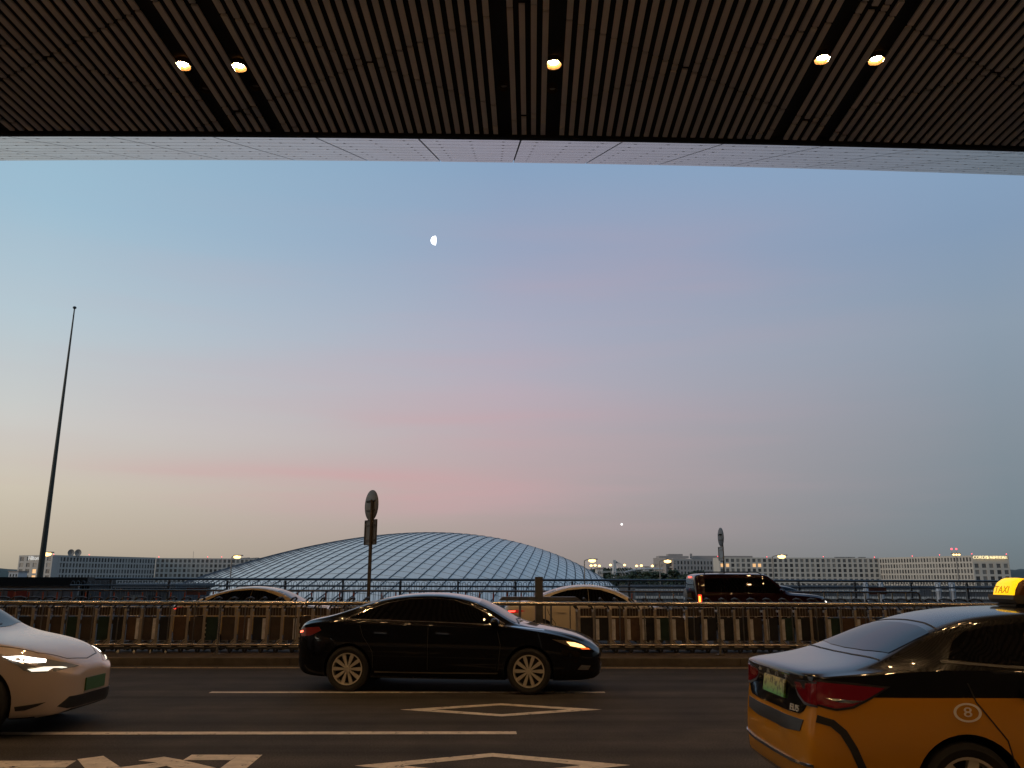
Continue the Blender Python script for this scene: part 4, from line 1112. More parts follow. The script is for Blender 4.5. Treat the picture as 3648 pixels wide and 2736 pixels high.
# ------------------------------------------------------------------ bare flagpole
Yf = 62.0
f0, f1 = at_y(139, 2075, Yf), at_y(268, 1096, Yf)
fl_ = thing('flagpole', 'tall tapering bare flagpole with a ball on top behind the shelter', 'flagpole', (f0.x, Yf, -9))
b = MB(); b.tube([(0, 0, 0), (0, 0, f1.z + 9)], .30, 16, r_end=.045); b.build('pole', mat('flagpole_paint', (.062, .055, .038), .6, .1), fl_, 60)
b = MB(); b.ball((0, 0, f1.z + 9), .14, 12, 8, sc=(1, 1, .8)); b.build('finial', mat('flagpole_ball', (.06, .06, .06), .3, .7), fl_, 60)
b = MB(); b.box((-.55, -.55, 0), (.55, .55, .4)); b.build('plinth', M_CONC, fl_)

# ------------------------------------------------------------------ shell roof of the transport hall
M_SHELL = mat('shell_metal', (.84, .75, .66), .36, .25, var=.05, vs=.05)
M_SEAM = mat('shell_seam', (.05, .055, .065), .6)
M_SEAM2 = mat('shell_joint', (.25, .25, .255), .6)
Yd = 170.0
ap = at_y(1545, 1899, Yd)
dome = thing('shell_roof', 'huge pale ribbed shell roof of the transport hall rising behind the fence', 'dome', (ap.x, Yd, -9))
AP = ap.z + 9
pxm = (at_y(1600, 2000, Yd) - at_y(1500, 2000, Yd)).x/100
A_ = 3130*pxm           # x*x = A_ * drop
B_ = A_*.62
SK = .61                # the shell leans: the chord centres drift with height
def shell(x, y):
    d = (x + SK*0)**2/A_ + y*y/B_
    return d
def spt(u, v, h=0.0):
    """plan coordinates (u, v) to a point of the leaning shell"""
    d = u*u/A_ + v*v/B_
    z = AP - d
    return Vector((u - SK*d, v, z + h))
rim = AP - .6
b = MB(); nu, nv = 64, 28
vs_, fs_ = [], []
for i in range(nv + 1):
    r_ = (i/nv)
    for k in range(nu):
        a = 2*math.pi*k/nu
        u, v = r_*math.sqrt(A_*rim)*math.cos(a), r_*math.sqrt(B_*rim)*math.sin(a)
        vs_.append(spt(u, v))
for i in range(nv):
    for k in range(nu):
        fs_.append((i*nu + k, (i + 1)*nu + k, (i + 1)*nu + (k + 1) % nu, i*nu + (k + 1) % nu))
b.add(vs_, fs_); b.build('shell', M_SHELL, dome, 60)
# standing seams fanning over the shell, and finer cross joints
sm, sj = MB(), MB()
umax = math.sqrt(A_*rim)
PX, PY = umax*.40, umax*1.05
def plan_line(p, q, n):
    return [(p[0] + (q[0] - p[0])*t/n, p[1] + (q[1] - p[1])*t/n) for t in range(n + 1)]
def draw(mb, pts, r):
    run = []
    for u, v in pts + [(9e9, 0)]:
        if u < 1e9 and u*u/A_ + v*v/B_ < rim*.995: run.append(spt(u, v, r*.3))
        else:
            if len(run) > 2: mb.tube(run, r, 4, cap=False)
            run = []
for k in range(-40, 60):
    u0 = k*2.7                       # evenly spaced along the front
    v0 = -math.sqrt(B_*rim)*1.0
    draw(sm, plan_line((u0*1.0, v0), (PX + (u0 - PX)*.06, PY), 60), .088)
for k in range(-60, 61):
    v0 = k*1.6
    draw(sj, plan_line((-umax*1.1, v0 + 10), (umax*1.1, v0 - 10), 60), .028)
sm.build('seams', M_SEAM, dome); sj.build('joints', M_SEAM2, dome)

# ------------------------------------------------------------------ hotels and office block
WALL = {'cool': mat('hotel_wall_cool', (.47, .425, .375), .85, var=.05, vs=.1), 'warm': mat('hotel_wall_warm', (.50, .45, .385), .85, var=.05, vs=.1),
        'office': mat('office_wall', (.42, .355, .31), .85, var=.06, vs=.1)}
M_WIN = [mat('window_glass_dark', (.05, .048, .048), .18), mat('window_glass_mid', (.11, .105, .10), .18), mat('window_glass_curtain', (.20, .185, .165), .3)]
M_WLIT = mat('window_lit', (.5, .35, .2), .4, emit=(1, .55, .22), es=.8)
M_BEAC = mat('beacon_red', (.6, .05, .05), .4, emit=(1, .06, .08), es=5)
ZG = -9
class Block:
    def __init__(s, name, label, loc):
        s.t = thing(name, label, 'building', (loc[0], loc[1], ZG)); s.o = Vector((loc[0], loc[1], 0)); s.n = 0; s.extra = MB(); s.rng = random.Random(5)
    def wing(s, A, B, ztop, depth, floor, nfl, ncol, wall, ww=.55, wh=.62, first=0.9, skip=lambda r, c: False, lit=(), name='wall', mg=.0):
        A, B = Vector((A[0], A[1], 0)) - s.o, Vector((B[0], B[1], 0)) - s.o
        d = (B - A); L = d.length; d.normalize(); n = Vector((-d.y, d.x, 0))           # n points away from the road
        H = ztop - ZG
        b = MB()
        def q(t, w, z): v = A + d*t + n*w; return (v.x, v.y, z)
        bays = L/ncol; wd = bays*ww; hh = floor*wh
        # deep grid of piers and floor bands in front of a set-back wall
        b.add([q(0, .5, 0), q(L, .5, 0), q(L, depth, 0), q(0, depth, 0), q(0, .5, H), q(L, .5, H), q(L, depth, H), q(0, depth, H)],
              [(0, 3, 2, 1), (4, 5, 6, 7), (0, 1, 5, 4), (1, 2, 6, 5), (2, 3, 7, 6), (3, 0, 4, 7)])
        def slab(t0, t1, z0, z1, w0=0., w1=.497):
            b.add([q(t0, w0, z0), q(t1, w0, z0), q(t1, w1, z0), q(t0, w1, z0), q(t0, w0, z1), q(t1, w0, z1), q(t1, w1, z1), q(t0, w1, z1)],
                  [(0, 3, 2, 1), (4, 5, 6, 7), (0, 1, 5, 4), (1, 2, 6, 5), (2, 3, 7, 6), (3, 0, 4, 7)])
        for c in range(ncol + 1):
            t0 = max(0, c*bays - (bays - wd)/2); t1 = min(L, c*bays + (bays - wd)/2)
            slab(t0, t1, 0, H)
        zs = []
        for r_ in range(nfl):
            zt_ = H - first - r_*floor; zs.append((zt_ - hh, zt_))
        edges = [H] + [z for a in zs for z in (a[1], a[0])] + [0]
        for k in range(0, len(edges), 2):
            for c in range(ncol):
                slab(c*bays + (bays - wd)/2 + .002, (c + 1)*bays - (bays - wd)/2 - .002, edges[k + 1], edges[k] - .003, .02, .49)
        b.build(name, WALL[wall], s.t)
        # panes: one mesh per kind of glass, shared
        W = {}
        for r_, (z0, z1) in enumerate(zs):
            for c in range(ncol):
                if skip(r_, c):
                    slab_z = MB(); continue
                mi = 3 if (r_, c) in lit else s.rng.choice([0, 0, 1, 1, 1, 2])
                v0, v1 = q(c*bays + (bays - wd)/2, .30, z0), q((c + 1)*bays - (bays - wd)/2, .30, z1)
                if s.n < 98:
                    key = mi
                    if key not in W:
                        m = MB(); m.box((0, 0, 0), (1, .1, 1)); W[key] = m.mesh('window', (M_WIN + [M_WLIT])[mi])
                    o = link('window', W[key], s.t); o.location = (v0[0], v0[1], z0)
                    o.rotation_euler = (0, 0, math.atan2(d.y, d.x)); o.scale = (wd, 1, hh); s.n += 1
                else:
                    a0 = q(c*bays + (bays - wd)/2, .30, z0); a1 = q((c + 1)*bays - (bays - wd)/2, .30, z0); a2 = q((c + 1)*bays - (bays - wd)/2, .40, z0); a3 = q(c*bays + (bays - wd)/2, .40, z0)
                    vs = [a0, a1, a2, a3] + [(p[0], p[1], z1) for p in (a0, a1, a2, a3)]
                    s.extra.add(vs, [(0, 3, 2, 1), (4, 5, 6, 7), (0, 1, 5, 4), (1, 2, 6, 5), (2, 3, 7, 6), (3, 0, 4, 7)], mi)
    def done(s):
        if s.extra.v: struct(s.extra.build('windows', M_WIN + [M_WLIT], s.t), 'stuff')
    def beacon(s, px, py, Y):
        p = at_y(px, py, Y) - s.o
        b = MB(); b.ball((0, 0, 0), .22, 8, 6); b.tube([(0, 0, -1.6), (0, 0, -.3)], .1, 5, 1)
        o = b.build('beacon', [M_BEAC, M_STEELD], s.t); o.location = (p.x, p.y, p.z - ZG)

# left hotel: end face, long receding wing, wing parallel to the road
def xy(px, py, Y): p = at_y(px, py, Y); return (p.x, p.y)
zl = at_y(190, 1977, 500).z
hl = Block('hotel_block', 'long grey hotel on the left with gridded windows and two roof dishes', xy(190, 1977, 500))
hl.wing(xy(69, 1977, 512), xy(189, 1977, 500), zl, 14, 3.55, 6, 5, 'cool', .58, .66, 1.0, skip=lambda r, c: r == 0 and 1 <= c <= 3, lit={(2, 2), (3, 2)})
hl.wing(xy(190, 1977, 500.5), xy(556, 1985, 560), zl, 16, 3.35, 6, 34, 'cool', .60, .70, 1.2)
hl.wing(xy(557, 1985, 560.5), xy(1010, 1990, 572), zl - .2, 16, 3.1, 6, 29, 'cool', .60, .66, .8)
hl.done()
me = text_mesh('Hilton', 3.5, .12, 'sign_letters'); me.materials.clear(); me.materials.append(mat('white_letters', (.8, .78, .74), .5, emit=(1, .97, .9), es=.35))
a_, c_ = Vector(at_y(69, 1977, 512)), Vector(at_y(189, 1977, 500))
o = link('sign_letters', me, hl.t); p = at_y(122, 1989, 506.6); o.location = (p.x - hl.o.x, p.y - hl.o.y - .7, p.z - ZG); o.rotation_euler = (R(90), 0, math.atan2(c_.y - a_.y, c_.x - a_.x))
for px in (253, 278):
    p = at_y(px, 1969, 512) - hl.o
    b = MB(); b.lathe([(.001, .9), (.9, .7), (1.7, .25), (2.05, 0), (1.95, -.05), (.9, .55), (.001, .75)], 20, 'y')
    b.tube([(0, .6, 0), (0, 1.2, -2.4)], .18, 6); b.tube([(-.9, 0, 0), (0, -1.6, 0), (.9, 0, 0)], .05, 4)
    o = b.build('satellite_dish', mat('dish', (.20, .19, .18), .6), hl.t, 40); o.location = (p.x, p.y, p.z - ZG)
p = at_y(690, 1964, 566) - hl.o; b = MB(); b.tube([(0, 0, -4.5), (0, 0, 0)], .10, 5); o = b.build('antenna', M_STEELD, hl.t); o.location = (p.x, p.y, p.z - ZG)
b = MB()
for k in range(14): b.box((k*2.0, -1, 0), (k*2.0 + 1.5, 1, .55 + (k % 3)*.12))
b.box((24, -1.5, 0), (30, 1.5, 1.3))
p = at_y(860, 1984, 575) - hl.o; o = b.build('roof_plant', M_CONC, hl.t); o.location = (p.x, p.y, zl - .2 - ZG)
for px, py in ((191, 1975), (318, 1976), (566, 1984), (740, 1984), (790, 1984)): hl.beacon(px, py, 500 if px < 200 else (520 if px < 400 else 563))

# right hotel
zr = at_y(3130, 1987, 545).z
hr = Block('hotel_block', 'long cream hotel on the right with gridded windows and a glowing name sign', xy(3460, 1977, 487))
hr.wing(xy(3462, 1976, 487), xy(3592, 1976, 487), zr - .0, 14, 3.6, 6, 5, 'warm', .58, .66, 4.6, name='end_wall')
hr.wing(xy(3131, 1987, 545), xy(3460, 1976, 487.5), zr, 16, 3.35, 6, 32, 'warm', .58, .70, 1.0)
hr.wing(xy(2562, 1987, 546), xy(3130, 1987, 545.5), zr - .1, 16, 3.1, 6, 30, 'warm', .60, .68, .8, lit={(1, 0), (1, 1), (1, 6), (1, 7)})
hr.done()
M_NAME = mat('name_sign_glow', (1, .9, .6), .5, emit=(1, .80, .42), es=1.0)
me = text_mesh('CORDIS', 2.5, .12, 'sign_letters'); me.materials.clear(); me.materials.append(M_NAME)
p = at_y(3493, 1986, 486); o = link('sign_letters', me, hr.t); o.location = (p.x - hr.o.x, p.y - hr.o.y, p.z - ZG); o.rotation_euler = (R(90), 0, 0)
me = text_mesh('东海康得思酒店', 1.75, .12, 'sign_letters'); me.materials.clear(); me.materials.append(M_NAME)
p = at_y(3552, 1986.5, 486); o = link('sign_letters', me, hr.t); o.location = (p.x - hr.o.x, p.y - hr.o.y, p.z - ZG); o.rotation_euler = (R(90), 0, 0)
for px, py, Y in ((2557, 1982, 546), (2732, 1984, 546), (2933, 1983, 546), (3115, 1985, 545), (3250, 1981, 524), (3347, 1977, 507), (3462, 1973, 487), (3585, 1974, 487)): hr.beacon(px, py, Y)
b = MB()
for k, px in enumerate((2985, 3010, 3032, 3070)):
    p = at_y(px, 1984, 555) - hr.o; b.box((p.x - 2.2, p.y - 1, zr - ZG - .1), (p.x + 2.2, p.y + 1, zr - ZG + .7))
b.build('roof_plant', M_CONC, hr.t)

# office block between the dome and the right hotel
zo = at_y(2390, 1988, 590).z
of = Block('office_block', 'beige office block with curved terraces between the bridge and the cream hotel', xy(2326, 1988, 590))
of.wing(xy(2327, 1988, 590), xy(2372, 1988, 588), zo, 20, 3.6, 5, 2, 'office', .5, .45, 4.5, skip=lambda r, c: r < 2)
of.wing(xy(2398, 1988, 588), xy(2562, 1986, 600), zo - .6, 20, 3.6, 5, 14, 'office', .5, .62, 1.4)
p0_, p1_ = Vector(at_y(2372, 1988, 592)) - of.o, Vector(at_y(2398, 1988, 592)) - of.o
b = MB(); b.box((p0_.x, p0_.y, 0), (p1_.x, p0_.y + 18, zo - ZG)); b.build('tower', mat('office_tower', (.40, .34, .30), .8), of.t)
cxo = (p0_.x + p1_.x)/2
b = MB()
for k in range(5):
    zz = zo - ZG - 3.4 - k*3.4
    b.lathe([(.1, zz), (3.3, zz), (3.3, zz + 1.1), (.1, zz + 1.1)], 18, 'z', c=(cxo + 2.0, p0_.y - .3, 0))
b.build('terraces', WALL['office'], of.t, 40)
b = MB(); b.box((p0_.x - 4, p0_.y + 4, zo - ZG), (p1_.x + 12, p0_.y + 15, zo - ZG + 1.6)); b.box((p0_.x + 3, p0_.y + 5, zo - ZG + 1.6), (p1_.x + 8, p0_.y + 13, zo - ZG + 3.0)); b.box((p1_.x + 14, p0_.y + 8, zo - ZG), (p1_.x + 15.5, p0_.y + 9, zo - ZG + 3.4)); b.box((p1_.x + 17, p0_.y + 12, zo - ZG - .5), (p1_.x + 60, p0_.y + 18, zo - ZG + 2.0))
b.build('roof_storey', mat('office_roof', (.30, .26, .24), .8), of.t); of.done()
# small white house at the foot of the left hotel, small house near the bridge
for (pa, pb, ytop, Y), lab, nm in (((32, 66, 2037, 470), 'small white building beside the left end of the grey hotel', 'small_building'), ((2128, 2148, 2027, 430), 'tiny pale house among the trees left of the bridge pylon', 'house'),
                                    ((2296, 2312, 2020, 640), 'small brown-roofed house behind the bridge arch', 'house')):
    a, c = at_y(pa, ytop, Y), at_y(pb, ytop, Y); w = c.x - a.x; h = a.z - ZG
    t = thing(nm, lab, 'building', (a.x, Y, ZG))
    b = MB(); b.box((0, 0, 0), (w, 9, h)); b.build('wall', mat('house_wall', (.55, .52, .50), .85), t)
    b = MB(); b.box((-.4, -.4, h + .003), (w + .4, 9.4, h + .5)); b.build('roof', mat('house_roof', (.32, .25, .21), .8), t)
    for k in range(3):
        b = MB(); b.box((w*(.14 + k*.3), -.06, h - 2.6), (w*(.14 + k*.3) + w*.13, .05, h - 1.2)); b.build('window', M_WIN[0], t)

# ------------------------------------------------------------------ cable-stayed bridge far behind the trees
M_WST = mat('white_steel', (.46, .46, .46), .5)
Yb = 420.0
pb_ = at_y(2190, 2041, Yb)
br = thing('bridge', 'white pylon bridge with a low arched deck behind the dark trees', 'bridge', (pb_.x, Yb, ZG))
zt_ = at_y(2190, 1995, Yb).z - ZG; k_ = (at_y(2290, 2000, Yb) - at_y(2190, 2000, Yb)).x/100
b = MB()
for dx0, dx1 in ((-6, -1), (7, 2)):
    b.tube([(dx0*k_, 0, 0), (dx1*k_, 0, zt_)], (.62), 8, r_end=.45)
b.tube([(0, -1, zt_*.55), (3*k_, -1, zt_*.3), (7*k_, -1, 2)], .5, 8)
b.box((-5*k_, -.5, zt_ - 1.3), (5*k_, .5, zt_)); b.build('pylon', M_WST, br)
b = MB()
for q in (-18, -14, -10): b.tube([(-3*k_, 0, zt_*.9), (q*k_, 0, zt_*.25)], .35, 5)
for q in (34, 50, 70, 95, 120): b.tube([(3*k_, 0, zt_*.98), (q*k_, 0, zt_*.55)], .09, 4)
b.build('cables', M_WST, br)
b = MB()
pts = [at_y(px, py, Yb + 2) for px, py in ((2222, 2040), (2240, 2034), (2265, 2029), (2300, 2026), (2330, 2026), (2360, 2026))]
b.tube([(p.x - pb_.x, 2, p.z - ZG) for p in pts], .45, 6); b.build('arch', M_WST, br)
b = MB(); zd = at_y(2300, 2034, Yb + 4).z - ZG; b.box((-40*k_, 3, zd - 1), (170*k_, 9, zd)); 
for q in (25, 33, 60, 90, 120, 150): b.box((q*k_ - .4, 5, 0), (q*k_ + .4, 6, zd - 1.003))
b.build('deck', mat('bridge_deck', (.25, .26, .25), .8), br)

# lower viaduct beyond the deck on the right, low dark service roof on the left
vd = thing('viaduct', 'far parallel viaduct with pale guard rails beyond the hoop fence', 'viaduct', (0, 95, -9))
zv = at_y(2900, 2087, 95).z + 9
v0, v1 = at_y(2262, 2100, 95).x, at_y(3950, 2100, 95).x
M_PAR = mat('viaduct_parapet', (.095, .095, .10), .9, var=.25, vs=.5, spec=.05)
b = MB(); b.box((v0, 0, zv - 3.4), (v1, 12, zv - .02)); b.build('deck', M_PAR, vd)
M_PALE = mat('pale_rail', (.55, .50, .44), .6)
for dz, h, lab in ((-.42, .20, 'upper'), (-1.15, .28, 'lower')):
    b = MB()
    x = v0
    r_ = random.Random(int(h*100))
    while x < v1:
        w = r_.uniform(5, 13); b.box((x, -.14, zv + dz - h), (min(x + w, v1), -.02, zv + dz)); x += w + r_.choice((.12, .12, 1.4))
    b.build('guard_rail', M_PALE, vd)
b = MB()
for k in range(int((v1 - v0)/2.4)): b.box((v0 + k*2.4, -.016, zv - 2.2), (v0 + k*2.4 + .16, -.001, zv - .1))
b.build('guard_posts', M_GALV, vd)
for k in range(5):
    b = MB(); b.box((-1, 4, 0), (1, 7, zv - 3.403)); o = b.build('pier', M_CONC, vd); o.location = (v0 + 5 + k*16, 0, 0)
# pale ventilation cowls standing along the viaduct
for px, n in ((3085, 2), (3140, 2), (3345, 3), (3395, 3)):
    for k in range(n):
        p = at_y(px + k*9, 2108, 88)
        c = MB(); c.lathe([(.001, 2.1), (.20, 2.08), (.24, 1.9), (.24, 1.15), (.30, 1.05), (.24, .95), (.24, 0), (.001, 0)], 12)
        o = c.build('vent_pipe', mat('pale_pipe', (.48, .48, .50), .6), None, 40); o.location = (p.x, 88 + k*.6, p.z - 1.0)
        tag(o, 'pale upright vent pipe seen through the hoop fence near the taxi sign', 'pipe', 'pale pipes beyond the fence')
sr0, sr1 = at_y(330, 2080, 70).x, at_y(620, 2080, 70).x
sr = thing('service_building', 'low dark flat-roofed service building behind the fence next to the shelter', 'building', (sr0, 70, -9))
zs_ = at_y(450, 2079, 70).z + 9
b = MB(); b.box((0, 0, 0), (sr1 - sr0, 9, zs_ - .35)); b.build('wall', M_PAR, sr)
b = MB(); b.box((-.3, -.4, zs_ - .347), (sr1 - sr0 + .3, 9.4, zs_)); b.build('roof', mat('service_roof', (.16, .16, .165), .8, spec=.1), sr)
for k in range(5):
    b = MB(); b.box((.5 + k*1.35, -.05, zs_ - 1.9), (1.5 + k*1.35, .05, zs_ - .9)); b.build('window', M_WIN[k % 3], sr)

# ------------------------------------------------------------------ street lamps
M_SLAMP = mat('street_lamp_glow', (1, .8, .4), .5, emit=(1, .58, .18), es=4.5)
M_LPOLE = mat('lamp_pole', (.22, .20, .18), .6, .3)
def street_lamp(px, py, Y, r, label, arm=True, group='street lamps'):
    p = at_y(px, py, Y)
    t = thing('street_lamp', label, 'street lamp', (p.x, Y, ZG), group=group)
    H = p.z - ZG
    b = MB(); b.tube([(0, 0, 0), (0, 0, H + .3)], .14, 8, r_end=.07)
    if arm: b.tube([(0, 0, H + .3), (.4, -.3, H + .45), (1.3, -.9, H + .5)], .06, 6)
    b.build('pole', M_LPOLE, t, 60)
    b = MB()
    if arm: b.ball((1.0, -.9, H + .30), r*.85, 12, 8, sc=(1.5, 1, .75))
    else: b.ball((0, 0, H), r, 12, 8, sc=(1.2, 1, .9))
    b.build('lamp_head', M_SLAMP, t, 60)
    b = MB(); b.box((.55, -1.15, H + .42), (1.75, -.65, H + .56)) if arm else b.box((-.3, -.3, H + r*.9), (.3, .3, H + r*.9 + .12)); b.build('hood', M_LPOLE, t)
for a in ((150, 1983, 105, .42, 'bright street lamp glowing right beside the flagpole'), (826, 1992, 120, .40, 'street lamp glowing left of the shell roof'), (2082, 2005, 120, .40, 'street lamp glowing at the right foot of the shell roof'),
          (2350, 2007, 125, .42, 'street lamp glowing in front of the beige office block'), (2752, 1991, 118, .44, 'street lamp glowing in front of the cream hotel')):
    street_lamp(*a)
for i, (px, py, lab) in enumerate(((2106, 2015, 'small far lamp next to the shell roof, first of the row'), (2120, 2014, 'small far lamp near the shell roof, left of the thin mast'), (2135, 2016, 'small far lamp just above the tiny pale house'),
                                   (2175, 2013, 'small far lamp directly left of the bridge pylon'), (2225, 2013, 'small far lamp right of the bridge pylon'), (2268, 2016, 'small far lamp above the left half of the bridge arch'), (2285, 2015, 'small far lamp above the middle of the bridge arch'),
                                   (2324, 2016, 'small far lamp touching the left edge of the office block'))):
    street_lamp(px, py, 380, .50, lab, False, 'far lamps along the bridge road')
# high mast with floodlights in front of the name-sign hotel
p = at_y(3405, 1976, 300)
hm = thing('light_mast', 'tall floodlight mast with red tips before the name-sign end of the hotel', 'light mast', (p.x, 300, ZG))
b = MB(); b.tube([(0, 0, 0), (0, 0, p.z - ZG + .6)], .3, 8, r_end=.14); b.box((-1.6, -.5, p.z - ZG + .25), (1.6, .5, p.z - ZG + .55)); b.build('pole', M_LPOLE, hm, 60)
for k in (-1.0, 0, 1.0): 
    b = MB(); b.ball((k, -.4, p.z - ZG), .36, 8, 6, sc=(1.2, .8, .8)); b.build('floodlight', M_SLAMP, hm, 60)
for k in (-1.3, .4): 
    b = MB(); b.ball((k, 0, p.z - ZG + 2.0), .30, 8, 6); b.tube([(k, 0, p.z - ZG + .55), (k, 0, p.z - ZG + 1.75)], .05, 5, 1); b.build('beacon', [M_BEAC, M_LPOLE], hm)
p = at_y(2126, 1996, 300); mt = MB(); mt.tube([(0, 0, 0), (0, 0, p.z - ZG)], .12, 6, r_end=.05); mt.box((-.5, -.5, 0), (.5, .5, .5)); mo = mt.build('mast', M_LPOLE); mo.location = (p.x, 300, ZG); tag(mo, 'thin dark mast between the far lamps right of the shell roof', 'mast')

# ------------------------------------------------------------------ trees
LEAF = [mat('leaf_dark', (.020, .034, .018), .8, var=.4, vs=.6), mat('leaf_mid', (.035, .055, .026), .8, var=.4, vs=.6), mat('leaf_olive', (.045, .058, .030), .8, var=.4, vs=.6)]
M_BARK = mat('bark', (.05, .04, .032), .9)
tr = random.Random(11)
def tree(px, py, Y, w, label, n=1900, h_frac=.72, lf=0, leaf=.62, group='trees beyond the deck'):
    p = at_y(px, py, Y); H = p.z - ZG
    t = thing('tree', label, 'tree', (p.x, Y, ZG), group=group)
    b = MB(); b.tube([(0, 0, 0), (tr.uniform(-.2, .2), 0, H*.3), (tr.uniform(-.4, .4), 0, H*.75)], w*.045 + .12, 7, r_end=.06)
    for k in range(5):
        a = tr.uniform(0, 6.28); z = H*tr.uniform(.28, .5)
        b.tube([(0, 0, z), (math.cos(a)*w*.2, math.sin(a)*w*.2, z + H*.14), (math.cos(a)*w*.36, math.sin(a)*w*.36, z + H*.26)], .10, 5, r_end=.03)
    b.build('trunk', M_BARK, t, 60)
    cl = [(tr.gauss(0, w*.24), tr.gauss(0, w*.24), H*(1 - h_frac*.5) + tr.gauss(0, H*h_frac*.19), tr.uniform(.16, .30)*w) for _ in range(11)]
    b = MB()
    for i in range(n):
        cx, cy, cz, r_ = tr.choice(cl)
        d = Vector((tr.gauss(0, 1), tr.gauss(0, 1), tr.gauss(0, 1))).normalized()*r_*tr.uniform(.55, 1.05)
        c = Vector((cx + d.x, cy + d.y, min(cz + d.z*.8, H - .1)))
        if c.z < H*.12: continue
        e1_ = Vector((tr.gauss(0, 1), tr.gauss(0, 1), tr.gauss(0, .6))).normalized()*leaf*tr.uniform(.5, 1.1)
        e2_ = e1_.cross(Vector((tr.gauss(0, 1), tr.gauss(0, 1), 1))).normalized()*leaf*tr.uniform(.35, .7)
        b.add([c - e1_, c - e2_*.8, c + e1_, c + e2_], [(0, 1, 2, 3)], tr.choice((0, 0, 1)))
    b.build('crown', [LEAF[lf], LEAF[(lf + 1) % 3]], t)
TX = [(2152, 2047, 250), (2172, 2040, 262), (2196, 2046, 245), (2220, 2040, 268), (2248, 2047, 250), (2272, 2046, 262), (2298, 2049, 248), (2322, 2048, 262), (2348, 2054, 245), (2376, 2052, 250), (2404, 2040, 240), (2426, 2031, 246), (2452, 2028, 240), (2478, 2034, 246), (2506, 2037, 250)]
POS = ['leftmost tree of the clump behind the fence', 'rounded tree second from the left in the clump', 'low tree under the bridge pylon', 'taller tree right of the bridge pylon', 'tree in front of the left end of the bridge arch', 'tree below the middle of the bridge arch', 'low tree below the right half of the bridge arch',
       'tree left of the office block', 'low shrubby tree at the left foot of the office block', 'low tree under the street lamp by the office', 'bushy tree at the foot of the office terraces', 'darker tree in front of the office wall', 'tallest dark tree in front of the office windows', 'tree left of the off-roader roof', 'tree just behind the off-roader roof']
for i, ((px, py, Y), lab) in enumerate(zip(TX, POS)): tree(px, py - 9, Y, 8.2 + (i*37 % 10)*.22, lab, lf=i % 3)
tree(3000, 2060, 200, 4.2, 'small round green tree in front of the cream hotel', n=700, lf=1, leaf=.35, group='lone trees')
tree(3405, 2066, 210, 2.6, 'tiny dark tree at the foot of the cream hotel near the mast', n=400, lf=0, leaf=.3, group='lone trees')
# far woods on the horizon: one mass each
def wood(name, pxa, pxb, py0, Y, n, hh, lf=0, wob=1.0):
    b = MB(); r_ = random.Random(len(name) + n)
    xa, xb = at_y(pxa, 2050, Y).x, at_y(pxb, 2050, Y).x
    zt_ = at_y((pxa + pxb)/2, py0, Y).z
    for i in range(n):
        x = r_.uniform(xa, xb); y = Y + r_.uniform(0, 60)
        e_ = min(1, (x - xa)/((xb - xa)*.08 + 1), (xb - x)/((xb - xa)*.08 + 1))
        topz = ZG + (zt_ - ZG + hh*wob*(.5*math.sin(x*.045) + .35*math.sin(x*.13 + 1) + .25*math.sin(x*.31)))*(.45 + .55*e_)
        c = Vector((x, y, r_.uniform(max(ZG, topz - 10), topz)))
        q1 = Vector((r_.gauss(0, 1), r_.gauss(0, .5), r_.gauss(0, .6))).normalized()*r_.uniform(1.2, 2.6); q2 = Vector((r_.gauss(0, .5), r_.gauss(0, 1), 1)).normalized().cross(q1).normalized()*r_.uniform(.8, 1.7)
        b.add([c - q1, c - q2, c + q1, c + q2], [(0, 1, 2, 3)])
    return struct(b.build(name, LEAF[lf]), 'stuff')
wood('far_wood', 2075, 2420, 2024, 640, 3800, 2.0)
M_HILL = mat('hill_woods', (.042, .062, .055), .95, var=.25, vs=.01)
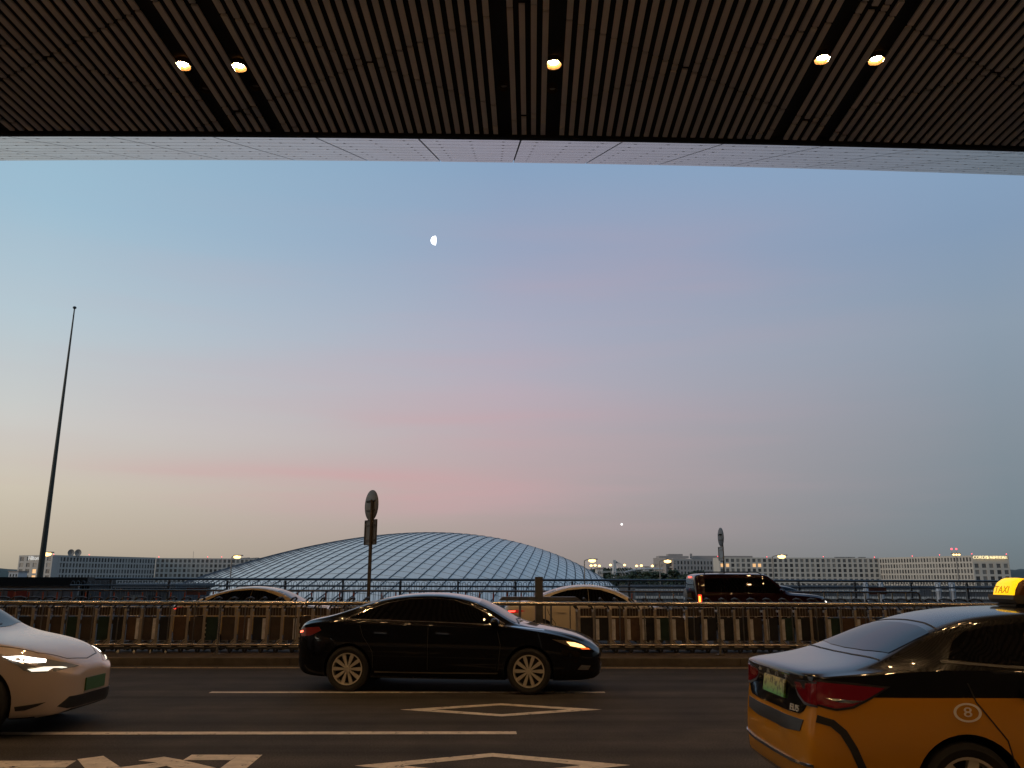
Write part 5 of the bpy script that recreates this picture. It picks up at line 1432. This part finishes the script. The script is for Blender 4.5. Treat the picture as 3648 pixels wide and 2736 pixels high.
def hill(pxa, pxb, prof, Y):
    b = MB(); n = 40; vs, fs = [], []
    for j, (yy, k) in enumerate(((0, 0), (120, .75), (260, 1), (700, .8), (1200, 0))):
        for i in range(n + 1):
            px = pxa + (pxb - pxa)*i/n
            p = at_y(px, prof(px), Y + 260)
            vs.append((p.x*(Y + yy)/(Y + 260), Y + yy, ZG + (p.z - ZG)*k))
    for j in range(4):
        for i in range(n): fs.append((j*(n + 1) + i, j*(n + 1) + i + 1, (j + 1)*(n + 1) + i + 1, (j + 1)*(n + 1) + i))
    b.add(vs, fs); return struct(b.build('hill', M_HILL, None, 60))
hill(-500, 420, lambda x: 2023 + max(0, (x - 55))*.10 + 3*math.sin(x*.03) + (abs(x + 60)*.02), 2600)
hill(3560, 4300, lambda x: 2031 - 3*math.sin((x - 3560)*.02) + 2*math.sin(x*.11), 1500)
hill(1900, 3700, lambda x: 2041 + 2.0*math.sin(x*.017) + 1.2*math.sin(x*.06), 3200)

# ------------------------------------------------------------------ half moon and evening star
def sky_body(name, label, cat, px, py, dpx, es, half):
    D = 6000.0; d = ray(px, py).normalized(); c = d*D + Vector((0, 0, CAMZ)); r_ = dpx/2/FPX*D*.95
    b = MB(); rg, sg = 16, 24
    side = Vector((0, 0, 1)).cross(d).normalized(); upv = d.cross(side)
    vs, fs = [], []
    for i in range(rg + 1):
        th = math.pi*i/rg
        for k in range(sg + 1):
            ph = (math.pi*(.5 + 1.06*k/sg - .0)) if half else 2*math.pi*k/sg
            v = upv*math.cos(th) + (-side if False else d)*0 + (side*(-1)*0)
            a = math.sin(th)
            v = upv*math.cos(th) + side*a*math.sin(ph - math.pi/2 + (0 if not half else math.pi/2)) * 0 + side*(a*math.cos(ph)*-1 if half else a*math.cos(ph)) - d*(a*math.sin(ph) if not half else a*math.sin(ph))
            vs.append(v*r_)
    for i in range(rg):
        for k in range(sg): fs.append((i*(sg + 1) + k, i*(sg + 1) + k + 1, (i + 1)*(sg + 1) + k + 1, (i + 1)*(sg + 1) + k))
    b.add(vs, fs)
    o = b.build(name, mat(name + '_glow', (.8, .8, .8), 1, emit=(1, .98, .94), es=es), None, 60); o.location = c
    return tag(o, label, cat)
sky_body('moon', 'bright half moon with its left side lit, high in the clear sky', 'moon', 1551, 857, 34, 2.2, True)
sky_body('evening_star', 'tiny bright white star low in the sky right of the shell roof', 'star', 2215, 1868, 8, 1.6, False)
